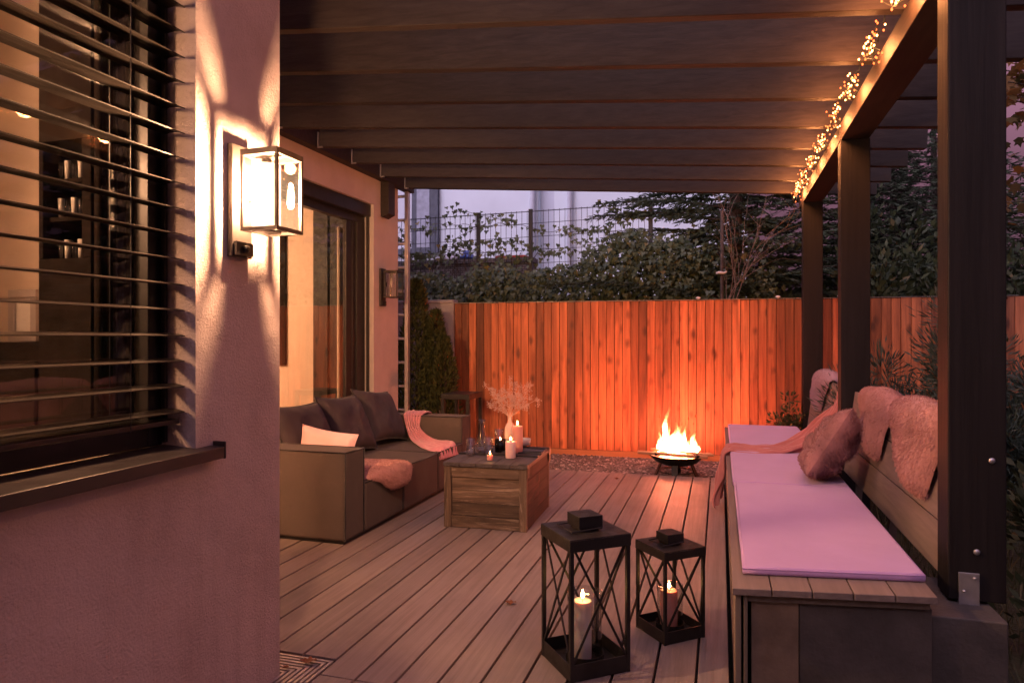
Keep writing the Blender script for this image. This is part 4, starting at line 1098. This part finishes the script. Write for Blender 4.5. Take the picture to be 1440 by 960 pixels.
# ------------------------------------------------------------------ fire bowl
FP = Vector((-.43, 7.26, G0+.012))
t = empty('fire_bowl', FP, 'rusty black three legged fire bowl on the gravel before the fence', 'fire bowl')
b = MB(); b.lathe([(.02,.135),(.12,.14),(.21,.175),(.265,.225),(.285,.243),(.275,.246),(.255,.23),(.2,.185),(.12,.152),(.01,.148)], (0,0,0), 40, True, True); b.build('bowl', M['iron'], t, local=True, smooth=True)
for a in (R(200), R(268), R(340), R(90)):
    b = MB(); ca, sa = math.cos(a), math.sin(a); b.bar((ca*.15, sa*.15, .19), (ca*.235, sa*.235, 0), .06, .012, (ca, sa, 0)); b.build('leg', M['iron'], t, local=True, bevel=.002)
b = MB(); b.lathe([(.17,.07),(.2,.075),(.2,.085),(.17,.08)], (0,0,0), 32, False, False); b.build('ring', M['iron'], t, local=True)
b = MB(); b.tube([(-.28,0,.235),(-.32,-.02,.245),(-.32,.06,.245),(-.28,.05,.235)], .005, 6); b.build('handle', M['iron'], t, local=True)
b = MB(); b.lathe([(.2,.19),(.16,.225),(.1,.24),(.01,.245)], (0,0,0), 24, False, True); b.build('ember_bed', M['embers'], t, local=True)
logs = [((-.38,-.13,.272),(.31,-.17,.255),.05,'log',   'pale split log lying across the front of the fire bowl'),
        ((-.26,-.02,.29),(.37,-.14,.275),.04,'log', 'pale split log slanting across the middle of the fire bowl'),
        ((-.2,-.17,.262),(.1,.14,.325),.042,'char', 'charred log propped steeply in the burning fire bowl'),
        ((.22,-.2,.262),(-.02,.17,.318),.042,'char', 'charred log crossing over the others in the fire bowl'),
        ((.20,-.14,.252),(.33,-.02,.265),.055,'log', 'short pale log stub at the right rim of the fire bowl')]
for (p, q, s2, m_, lab) in logs:
    b = MB(); b.tone = rnd.random(); b.bar(FP+Vector(p), FP+Vector(q), s2, s2*.6); o = b.build('log', M[m_], bevel=.006); tag(o, lab, 'log', 'logs in the fire bowl')
t = empty('fire', FP+Vector((0,0,.24)), 'bright orange fire blazing in the fire bowl', 'fire')
b = MB(); r3 = random.Random(21)
fdat = [(-.10,.0,.58,.034), (-.085,.03,.34,.05), (-.14,-.02,.22,.045), (-.03,.02,.33,.05), (.03,-.03,.36,.045), (.065,.04,.30,.045), (.11,0,.19,.045), (.16,.02,.28,.03), (.0,.06,.26,.055), (-.17,.03,.13,.04), (.18,-.02,.14,.04), (.04,0,.2,.06), (-.05,-.06,.17,.05), (.09,-.07,.14,.042), (-.12,-.07,.12,.04), (.0,-.09,.13,.045), (.19,.03,.22,.018), (-.17,.0,.29,.015), (.005,.01,.40,.02), (.085,.01,.37,.016)]
for (fx, fy, fh, fr) in fdat:
    seg = 16; pts_ = []; rad = []; ph = r3.uniform(0, 9)
    for k in range(seg+1):
        s1 = k/seg
        pts_.append((fx + .10*fr/.07*s1*noise.noise(Vector((ph, s1*2.6, 0)))*1.6, fy + .06*s1*noise.noise(Vector((0, s1*2.6, ph))), s1*fh))
        env = (math.sin(math.pi*min(1, s1*.9+.12))**.9)*(1-s1)**.55
        rad.append(max(.0008, fr*env*(1+.55*noise.noise(Vector((ph*2, s1*9, 1)))+.35*noise.noise(Vector((ph*3, s1*22, 4))))))
    n0 = len(b.f); b.tube(pts_, rad, 10)
    for fi in range(n0, len(b.f)):
        zc = sum(b.v[i][2] for i in b.f[fi])/len(b.f[fi]); b.t[fi] = min(1, max(0, max(0, zc/fh)**1.2*.9 + (zc/.5)*.25))
for k in range(16):
    fx, fz = r3.uniform(-.2,.22), r3.uniform(.15,.42); b.tone = .9; r_ = r3.uniform(.004,.010)
    b.lathe([(.0005,0),(r_,r_*1.5),(r_*.6,r_*3.5),(.0005,r_*5)], (fx, r3.uniform(-.05,.05), fz), 6)
b.build('flames', M['fire'], t, local=True, smooth=True)

# ------------------------------------------------------------------ yard bits on the left
t = empty('side_table', (-2.95, 7.45, G0), 'black metal side table behind the far end of the sofa', 'side table')
b = MB(); b.box(-3.02, -2.68, 7.22, 7.68, .66, .72); b.build('tabletop', M['black'], t, bevel=.003)
for (x, y) in ((-3.0, 7.24), (-2.7, 7.24), (-3.0, 7.66), (-2.7, 7.66)):
    b = MB(); b.box(x-.02, x+.02, y-.02, y+.02, G0, .659); b.build('leg', M['black'], t, bevel=.002)
b = MB(); pts_ = [(-3.46,8.2,G0), (-3.46,8.2,1.15)] + [(-3.56+.1*math.cos(a), 8.2, 1.32+.16*math.sin(a)) for a in [i*math.pi/10 for i in range(0, 9)]]
pts_ = [(-3.40,8.18,G0), (-3.40,8.18,1.25)] + [(-3.48+.08*math.cos(i*math.pi/12), 8.18, 1.33+.08*math.sin(i*math.pi/12)) for i in range(0, 10)] + [(-3.60, 8.18, 1.40)]
b.tube(pts_, .018, 8); o = b.build('bent_pipe', M['black'], smooth=True); tag(o, 'black bent pipe rising before the grey garden wall', 'pipe')
t = empty('ladder', (-3.8, 7.55, G0), 'pale aluminium ladder standing upright behind the house end wall', 'ladder')
for x in (-4.02, -3.60):
    b = MB(); b.box(x-.022, x+.022, 7.535, 7.60, G0, 3.3); b.build('rail', M['alu'], t, bevel=.003)
for i in range(11):
    b = MB(); z = .2+.285*i; b.tube([(-4.0, 7.567, z), (-3.62, 7.567, z)], .018, 8); b.build('rung', M['alu'], t, smooth=True)

# ------------------------------------------------------------------ vegetation
def blade(b, p, d, ln, wd, rs):
    d = d.normalized(); s1 = d.cross(Vector((rs.uniform(-1,1), rs.uniform(-1,1), rs.uniform(-1,1))))
    if s1.length < 1e-6: return
    s1 = s1.normalized()*wd/2
    b.add([p-s1*.3, p+d*ln*.45-s1, p+d*ln, p+d*ln*.45+s1], [(0,1,2,3)])
def leafpoly(b, p, nrm, sz, rs, kind='ivy'):
    nrm = nrm.normalized(); a = Vector((rs.uniform(-.4,.4), rs.uniform(-.4,.4), -1)); x = nrm.cross(a)
    if x.length < 1e-6: return
    x = x.normalized(); y = x.cross(nrm).normalized()
    if y.z > 0: y = -y
    sh = [(0,-.35),(.42,-.45),(.5,.0),(.22,.15),(0,.75),(-.22,.15),(-.5,.0),(-.42,-.45)] if kind == 'ivy' else [(0,-.5),(.3,-.35),(.5,-.3),(.35,0),(.55,.3),(.2,.25),(0,.7),(-.2,.25),(-.55,.3),(-.35,0),(-.5,-.3),(-.3,-.35)]
    n = len(sh)
    b.add([p + x*sx*sz + y*sy*sz + nrm*sz*.12*(abs(sx)-.2) for sx, sy in sh], [tuple(range(n))])
def thuja(x, y, h, r, seed, lab):
    rs = random.Random(seed); t = empty('clipped_conifer', (x, y, G0), lab, 'conifer', 'slim conifers beside the garden wall')
    b = MB(); b.tube([(x, y, G0), (x+.02, y, h*.5), (x, y, h*.9)], [.03,.02,.005], 6); b.build('trunk', M['bark'], t)
    b = MB()
    for i in range(int(5200*h*r/.5)):
        z = rs.random()**.85; a = rs.uniform(0, 6.283)
        rr = r*(1-z)**.55*(.55+.45*min(1, z*6)) * (1+.45*noise.noise(Vector((math.cos(a)*1.6+seed, math.sin(a)*1.6, z*6)))) * rs.uniform(.45, 1.0)**.5
        p = Vector((x+rr*math.cos(a), y+rr*math.sin(a), G0+.05+z*(h-G0-.05)))
        d = Vector((math.cos(a)*.7, math.sin(a)*.7, .9)) + Vector((rs.gauss(0,.35), rs.gauss(0,.35), rs.gauss(0,.35)))
        b.tone = rs.random()*.92 if noise.noise(Vector((a*2, z*9, seed*3.)))<.42 else rs.uniform(.88, 1)
        blade(b, p, d, rs.uniform(.04,.085), rs.uniform(.014,.028), rs)
    b.build('crown', M['thuja'], t)
thuja(-3.62, 7.86, 2.05, .33, 1, 'tallest slim conifer, right against the house end wall')
thuja(-3.37, 7.90, 1.68, .27, 2, 'slim conifer between the tallest one and the grey garden wall')
thuja(-3.22, 7.80, 1.36, .22, 3, 'shortest slim conifer, before the end of the wooden fence by the black table')

def conifer(x, y, h, r, nb, seed, lab, mat='conifer', z0=.1, group='dark trees beyond the wooden fence', droop=.35, up=.25, den=1.0, south=1.0):
    rs = random.Random(seed); t = empty('conifer_tree', (x, y, G0), lab, 'tree', group)
    b = MB(); b.tube([(x, y, G0), (x+.05, y, h*.5), (x, y, h*.97)], [.13,.08,.015], 8); b.build('trunk', M['bark'], t)
    b = MB(); br = MB()
    for i in range(nb):
        zz = (i+rs.random())/nb; a = i*2.399+rs.uniform(-.4,.4); L = r*(1-zz)**.75*rs.uniform(.7,1.12)+.12
        if math.sin(a) < -.2: L *= south
        base = Vector((x, y, z0 + (h-z0)*zz)); dr_ = Vector((math.cos(a), math.sin(a), 0))
        def P(s1): return base + dr_*L*s1 + Vector((0,0,L*(up*s1 - droop*s1*s1*1.6)))
        br.tube([P(0), P(.5), P(1)], [.014,.008,.002], 4, False)
        side = Vector((-dr_.y, dr_.x, 0)); ns = max(5, int(L/.055*den))
        for k in range(ns):
            s1 = .12+.88*(k+rs.random())/ns; p = P(s1); tw = .30*L**.5*(1-s1*.65)*rs.uniform(.5, 1.1)
            base_t = .15+.75*rs.random()
            for sd in (-1, 1):
                d = (dr_*.75 + side*sd*rs.uniform(.5,1.0) + Vector((0,0,rs.uniform(-.45,.12)))).normalized()
                m_ = max(2, int(tw/.05))
                for j in range(m_):
                    pp = p + d*tw*j/m_; b.tone = min(1, max(0, base_t+rs.uniform(-.2,.2)))
                    for s3 in (-1, 1):
                        dd = d + side.cross(Vector((0,0,1)))*0 + (dr_*.5 - side*sd*.6)*s3*rs.uniform(.3,1) + Vector((0,0,rs.uniform(-.4,.25)))
                        blade(b, pp, dd, rs.uniform(.06,.13), rs.uniform(.016,.03), rs)
    br.build('branches', M['bark'], t); b.build('crown', M[mat], t)
conifer(.15, 9.85, 6.5, 2.45, 230, 31, 'feathery dark conifer whose boughs reach left before the pale building', droop=.12, up=.28, z0=1.3, den=1.2, south=.22)
conifer(1.75, 11.4, 5.2, 1.8, 170, 32, 'dense dark conifer behind the farthest pergola post')
conifer(3.4, 10.6, 4.0, 1.5, 130, 33, 'dark conifer seen between the middle and nearest posts', south=.6)
conifer(2.6, 12.2, 4.8, 1.9, 170, 38, 'dark conifer filling the gap behind the middle post')
conifer(3.5, 13.5, 6.2, 2.4, 170, 39, 'tallest dark conifer at the back beyond the fence')
conifer(4.8, 11.8, 5.0, 1.8, 110, 34, 'tall dark conifer beyond the right end of the fence')
conifer(3.9, 7.4, 3.3, 1.3, 110, 35, 'dark conifer standing right of the nearest post', group='dark trees in the garden on the right')
conifer(4.6, 5.4, 4.4, 1.6, 110, 36, 'tall dark conifer at the right edge of the garden', group='dark trees in the garden on the right')
conifer(6.4, 9.0, 6.0, 2.2, 110, 37, 'very tall dark conifer at the back of the garden on the right', group='dark trees in the garden on the right')

def clump_bush(name, x, y, h, r, n, seed, mat, lab, cat, group=None, ln=(.05,.09), wd=(.012,.022), stems=10, spread=.5):
    rs = random.Random(seed); t = empty(name, (x, y, G0), lab, cat, group); b = MB(); br = MB()
    tips = []
    for i in range(stems):
        a = rs.uniform(0, 6.283); k = rs.random()**.5; z = h*rs.uniform(.45, 1.0)*(1-.45*k)
        tip = Vector((x+r*k*math.cos(a), y+r*k*math.sin(a), G0+z)); mid = Vector((x+r*k*.4*math.cos(a), y+r*k*.4*math.sin(a), G0+z*.5))
        br.tube([(x, y, G0), mid, tip], [.012,.008,.003], 5, False); tips += [tip, mid.lerp(tip, .6), mid.lerp(tip, .25)]
    for i in range(n):
        c = rs.choice(tips); q = Vector((rs.gauss(0,1), rs.gauss(0,1), rs.gauss(0,1)))
        p = c + q*r*.13*spread*2; d = q.normalized()*.8 + Vector((0,0,.5)); b.tone = min(1, max(0, .5 + .25*rs.gauss(0,1)))
        blade(b, p, d, rs.uniform(*ln), rs.uniform(*wd), rs)
    br.build('branches', M['bark'], t); b.build('foliage', M[mat], t)
clump_bush('pine_bush', 1.72, 6.35, 1.95, .8, 22000, 41, 'pine', 'blue green dwarf pine bush growing behind the bench between the two nearer posts', 'bush', None, (.05,.10), (.008,.015), 26, .42)
clump_bush('leafy_shrub', .70, 7.95, .95, .25, 900, 42, 'shrub', 'small green shrub at the far end of the bench before the fence', 'shrub', None, (.04,.07), (.02,.03), 8)
clump_bush('leafy_shrub', 2.35, 4.6, .9, .7, 6000, 43, 'shrub', 'low dark shrub on the ground right of the nearest post', 'shrub', 'shrubs right of the nearest post', (.05,.10), (.02,.04), 16)
clump_bush('leafy_shrub', 3.2, 6.2, 1.5, .9, 7000, 44, 'shrub', 'taller mid green shrub behind the low one right of the nearest post', 'shrub', 'shrubs right of the nearest post', (.05,.10), (.02,.04), 18)
clump_bush('leafy_shrub', 1.75, 3.35, .45, .5, 3500, 45, 'shrub', 'ground hugging dark shrub beside the concrete footing block', 'shrub', 'shrubs right of the nearest post', (.04,.08), (.02,.035), 14)
clump_bush('leafy_shrub', 2.6, 7.6, 1.2, .8, 5000, 46, 'shrub', 'dark shrub before the fence behind the pine bush', 'shrub', None, (.05,.10), (.02,.04), 16)
clump_bush('broad_tree', 1.9, 10.2, 3.4, 1.3, 16000, 91, 'shrub', 'broad leafy dark tree behind the fence right of the farthest post', 'tree', 'dark trees beyond the wooden fence', (.08,.14), (.04,.07), 40, .55)
clump_bush('broad_tree', 4.2, 9.6, 3.6, 1.5, 18000, 92, 'shrub', 'broad leafy dark tree behind the fence beside the nearest post', 'tree', 'dark trees beyond the wooden fence', (.08,.14), (.04,.07), 44, .55)
conifer(5.7, 8.6, 7.0, 2.6, 150, 40, 'broad dark conifer filling the upper right corner of the garden', group='dark trees in the garden on the right')
# rough grass
b = MB(); rs = random.Random(50)
for i in range(9000):
    p = Vector((rs.uniform(1.05, 5.5), rs.uniform(2.2, 8.2), G0)); b.tone = rs.random(); blade(b, p, Vector((rs.gauss(0,.35), rs.gauss(0,.35), 1)), rs.uniform(.08,.26), rs.uniform(.006,.012), rs)
b.build('grass', M['grass'], kind='stuff')
# maple
t = empty('maple_tree', (3.6, 7.9, G0), 'maple with thin yellow brown autumn leaves at the upper right', 'tree')
b = MB(); br = MB(); rs = random.Random(61)
br.tube([(3.6,7.9,G0),(3.55,7.8,1.6),(3.5,7.7,3.0),(3.4,7.5,4.6)], [.08,.06,.045,.02], 8); br.build('trunk', M['bark'], t); br = MB()
for i in range(34):
    a = rs.uniform(0, 6.28); z = rs.uniform(2.3, 4.6); st = Vector((3.5, 7.7, z)); L = rs.uniform(.7, 1.6); tip = st + Vector((math.cos(a)*L, math.sin(a)*L, rs.uniform(.1,.8)))
    br.tube([st, st.lerp(tip,.5)+Vector((0,0,.08)), tip], [.015,.008,.003], 4, False)
    for k in range(34):
        p = st.lerp(tip, rs.uniform(.3,1.05)) + Vector((rs.gauss(0,.13), rs.gauss(0,.13), rs.gauss(0,.13))); b.tone = rs.random()
        leafpoly(b, p, Vector((rs.gauss(0,1), rs.gauss(0,1)-1, rs.gauss(0,1))), rs.uniform(.07,.13), rs, 'maple')
br.build('branches', M['bark'], t); b.build('crown', M['maple'], t)
# bare shrub beyond the fence
t = empty('bare_shrub', (.15, 9.2, G0), 'bare twiggy shrub rising behind the fence left of the farthest post', 'shrub'); br = MB(); rs = random.Random(71)
def twig(p, d, L, r, lev):
    pts_ = [p]; q = Vector(p)
    for k in range(5):
        d = (d + Vector((rs.gauss(0,.16), rs.gauss(0,.16), rs.gauss(.03,.1)))).normalized(); q = q + d*L/5; pts_.append(Vector(q))
        if lev > 0 and rs.random() < .75: twig(Vector(q), (d + Vector((rs.gauss(0,.5), rs.gauss(0,.5), rs.gauss(.1,.3)))).normalized(), L*.6, r*.55, lev-1)
    br.tube(pts_, [r*(1-.15*i) for i in range(6)], 4, False)
twig(Vector((-.1,9.2,G0)), Vector((.12,0,1)), 2.2, .009, 0)
for a in range(5): twig(Vector((-.02+.05*a,9.2,1.6+.05*a)), Vector((.35-.05*a,rs.gauss(0,.1),.75)), 1.15, .006, 2)
br.build('branches', M['twig'], t)

# ------------------------------------------------------------------ mesh fence, stone wall, ivy
YM = 10.0
mf = empty('mesh_fence', (-3, YM, G0), 'dark welded mesh fence overgrown with ivy beyond the wooden fence', 'mesh fence')
b = MB(); x = -6.6
zt = lambda x: 3.23 + .012*(x+4)
while x < -.9:
    b.box(x-.003, x+.003, YM-.003, YM+.003, .9, zt(x)+.02); x += .083
for k in range(12):
    z = 1.0+.2*k
    if z < 3.2: b.bar((-6.6, YM+.006, z), (-.9, YM+.006, z+.1), .006, .008)
b.bar((-6.6, YM-.006, zt(-6.6)), (-.9, YM-.006, zt(-.9)), .008, .012)
b.build('panel', M['meshmetal'], mf)
for x in (-6.0, -3.55, -2.72, -.95):
    b = MB(); b.box(x-.03, x+.03, YM-.05, YM-.008, G0, zt(x)+.03); b.build('post', M['meshmetal'], mf, bevel=.003)
b = MB(); b.box(-8, -2.85, 10.45, 10.8, G0, 2.55); b.box(-8, -2.83, 10.42, 10.83, 2.551, 2.62); o = b.build('stone_wall', M['stone']); tag(o, 'grey coursed stone wall behind the mesh fence at the left', 'stone wall')
b = MB()
for i in range(1): b.grid(lambda u, v: (-4.62+.62*u, 10.5+.28*v, 2.63+.10*max(0, math.sin(math.pi*u))*max(0,math.sin(math.pi*v))**.5*(1+.7*noise.noise(Vector((u*6, v*5, 2))))), 24, 12)
o = b.build('plastic_sheet', M['plasticwhite'], solid=.004, smooth=True); tag(o, 'crumpled white plastic sheet on top of the stone wall', 'plastic sheet')
b = MB(); b.grid(lambda u, v: (-4.10+.28*u, 10.47+.25*v, 2.645+.11*max(0, math.sin(math.pi*u))*max(0,math.sin(math.pi*v))**.5*(1+.7*noise.noise(Vector((u*5, v*5, 7))))), 16, 12)
o = b.build('plastic_bag', M['plasticblue'], solid=.004, smooth=True); tag(o, 'blue plastic bag beside the white sheet on the stone wall', 'bag')
b = MB(); b.box(-3.45, -2.95, 10.48, 10.7, 2.622, 2.66); o = b.build('red_board', M['red'], bevel=.004); tag(o, 'flat red board lying on the stone wall behind the mesh', 'board')
iv = empty('ivy', (-2.5, YM, G0), 'dark green ivy climbing all over the mesh fence', 'ivy')
b = MB(); st = MB(); rs = random.Random(81)
def ivd(x, z):
    n = noise.noise(Vector((x*.9, z*1.3, 4.))) + .5*noise.noise(Vector((x*2.7, z*3, 9.)))
    top = 2.15 + .17*(x+4.8) + .30*noise.noise(Vector((x*1.4, 0, 2.)))
    if x < -3.6: top = 2.32 + .1*noise.noise(Vector((x*2, 1, 1)))
    if x > -1.3: top = min(top, 2.75 - .25*(x+1.3))
    top = min(top, 3.05)
    return .95*n + (top - z)*1.9 + .22
cnt = 0
while cnt < 13500:
    x, z = rs.uniform(-5.6, .7), rs.uniform(1.5, 3.3)
    if ivd(x, z) < rs.uniform(0, .6): continue
    cnt += 1
    p = Vector((x, YM-.06+rs.gauss(0, .16)-.05, z)); b.tone = min(1, max(0, .45+.28*rs.gauss(0,1)))
    leafpoly(b, p, Vector((rs.gauss(0,.55), -1, rs.gauss(.35,.5))), rs.uniform(.032,.082), rs)
for k in range(26):   # free trailing shoots
    x = rs.uniform(-4.9, .3); z = rs.uniform(2.5, 3.1) if x > -4 else rs.uniform(2.6, 3.05); d = Vector((rs.choice((-1,1)), 0, rs.uniform(-.25,.35))); pts_ = []
    for j in range(14):
        pts_.append((x, YM-.04, z)); x += d.x*.08; z = min(3.3, z + d.z*.05 + rs.gauss(0,.015))
        for q in range(rs.choice((1,2,3,4))):
            b.tone = min(1, max(0, .5+.28*rs.gauss(0,1))); leafpoly(b, Vector((x+rs.gauss(0,.04), YM-.06+rs.gauss(0,.03), z+rs.gauss(0,.045))), Vector((rs.gauss(0,.6), -1, rs.gauss(.3,.5))), rs.uniform(.045,.08), rs)
    st.tube(pts_, .004, 4, False)
for k in range(30):
    x = rs.uniform(-5.2, .8); pts_ = []; z = 1.2
    for j in range(12): pts_.append((x, YM-.03+rs.gauss(0,.02), z)); x += rs.gauss(.0,.06); z += .13
    st.tube(pts_, .006, 4, False)
b.build('leaves', M['ivy'], iv); st.build('stems', M['bark'], iv)
# slim pole with fitting
t = empty('garden_pole', (.02, 9.3, G0), 'slim brown pole with a pale fitting rising behind the fence by the bare shrub', 'pole')
b = MB(); b.tube([(.02,9.3,G0),(.02,9.3,3.0)], .022, 8); b.build('shaft', M['bark'], t, smooth=True)
b = MB(); b.tube([(-.05,9.28,2.18),(-.02,9.27,2.19),(.04,9.27,2.18),(.08,9.27,2.2)], [.016,.02,.018,.012], 8); b.build('fitting', M['unlit'], t, smooth=True)

# ------------------------------------------------------------------ neighbouring building
nb = empty('neighbour_building', (-3, 18, G0), 'pale rendered neighbouring building with downpipes beyond the garden', 'building')
YB = 17.0
b = MB(); b.box(-7.2, -4.45, YB, YB+6, G0, 12); b.build('wall', M['facade'], nb)
b = MB(); b.box(-4.445, -4.0, YB+.3, YB+6, G0, 12); b.build('wall', M['facade2'], nb)
b = MB(); b.box(-3.995, .6, YB-.1, YB+6, G0, 12); b.build('wall', M['facade'], nb)
b = MB(); b.box(-12, -7.21, YB+.1, YB+6, G0, 12); b.build('wall', M['facade2'], nb)
b = MB(); b.box(-7.9, -7.15, YB-.12, YB+.09, 3.6, 9); b.box(-9.5, -7.9, YB-.06, YB+.095, 3.6, 3.75)
wf = b.build('window', M['blueframe'], nb)
b = MB(); b.box(-7.75, -7.38, YB-.135, YB-.125, 3.75, 8.9); b.build('pane', m_plain('sky_glass', (.16,.17,.24), .15), wf)
for x, y in ((-4.56, YB-.1), (-3.58, YB-.2)):
    b = MB(); b.tube([(x, y, G0), (x, y, 12)], .075, 12); b.build('downpipe', M['plasticwhite'], nb, smooth=True)

# ------------------------------------------------------------------ light
wd = bpy.data.worlds.new('World'); S.world = wd; wd.use_nodes = True
nt = wd.node_tree; nt.nodes.clear()
sky = nt.nodes.new('ShaderNodeTexSky'); sky.sky_type = 'NISHITA'; sky.sun_disc = False
SUN_EL, SUN_AZ = 3.0, 200.0
sky.sun_elevation = R(SUN_EL); sky.sun_rotation = R(SUN_AZ); sky.air_density = 1.2; sky.dust_density = 1.5; sky.ozone_density = 3
tint = nt.nodes.new('ShaderNodeMix'); tint.data_type = 'RGBA'; tint.blend_type = 'MULTIPLY'; tint.inputs[0].default_value = 1
# dusk: the lavender afterglow stands overhead, the horizon all round is already dim
tcw = nt.nodes.new('ShaderNodeTexCoord'); sx = nt.nodes.new('ShaderNodeSeparateXYZ'); lk(nt, tcw.outputs['Generated'], sx.inputs[0])
lum = ramp(nt, sx.outputs[2], [(0, (.05,.05,.05)), (.2, (.2,.2,.2)), (.5, (.95,.95,.95)), (1, (2.5,2.5,2.5))])
side = math_(nt, 'ADD', math_(nt, 'MULTIPLY', sx.outputs[0], .55), math_(nt, 'ADD', math_(nt, 'MULTIPLY', sx.outputs[1], .45), .55))
hue = ramp(nt, side, [(.05, (5.4,4.4,6.0)), (.42, (1.38,.88,1.22)), (.8, (1.16,.53,.80))])
lk(nt, mixc(nt, lum, hue, 1.0, 'MULTIPLY'), tint.inputs[7])
bg = nt.nodes.new('ShaderNodeBackground'); bg.inputs[1].default_value = .135
ow = nt.nodes.new('ShaderNodeOutputWorld')
bw = nt.nodes.new('ShaderNodeRGBToBW'); lk(nt, sky.outputs[0], bw.inputs[0]); lk(nt, bw.outputs[0], tint.inputs[6]); lk(nt, tint.outputs[2], bg.inputs[0]); lk(nt, bg.outputs[0], ow.inputs[0])
sl = bpy.data.lights.new('sun', 'SUN'); sl.energy = .02; sl.angle = R(40); sl.color = (1, .72, .72)
so = bpy.data.objects.new('sun', sl); COL.objects.link(so)
# from behind the camera, low
dirv = Vector((math.sin(R(SUN_AZ))*math.cos(R(20)), math.cos(R(SUN_AZ))*math.cos(R(20)), math.sin(R(20))))
so.rotation_euler = (-dirv).to_track_quat('-Z', 'Y').to_euler()

# ------------------------------------------------------------------ camera and render settings
cam = bpy.data.cameras.new('camera'); co = bpy.data.objects.new('camera', cam); COL.objects.link(co)
cam.sensor_width = 36; cam.lens = 36*970/1440.; cam.clip_start = .05; cam.clip_end = 500; cam.shift_y = -5/1440.
co.location = (0, 0, 1.35); co.rotation_euler = (R(90), 0, math.atan(293/970.))
cam.dof.use_dof = True; cam.dof.focus_distance = 5.0; cam.dof.aperture_fstop = 5.6
S.camera = co
S.render.engine = 'CYCLES'
S.cycles.use_denoising = True
S.cycles.max_bounces = 8; S.cycles.transparent_max_bounces = 24
S.cycles.sample_clamp_indirect = 6; S.cycles.caustics_reflective = False; S.cycles.caustics_refractive = False
S.view_settings.view_transform = 'Standard'; S.view_settings.look = 'None'; S.view_settings.gamma = 1; S.view_settings.exposure = 2.38
S.view_settings.use_curve_mapping = False
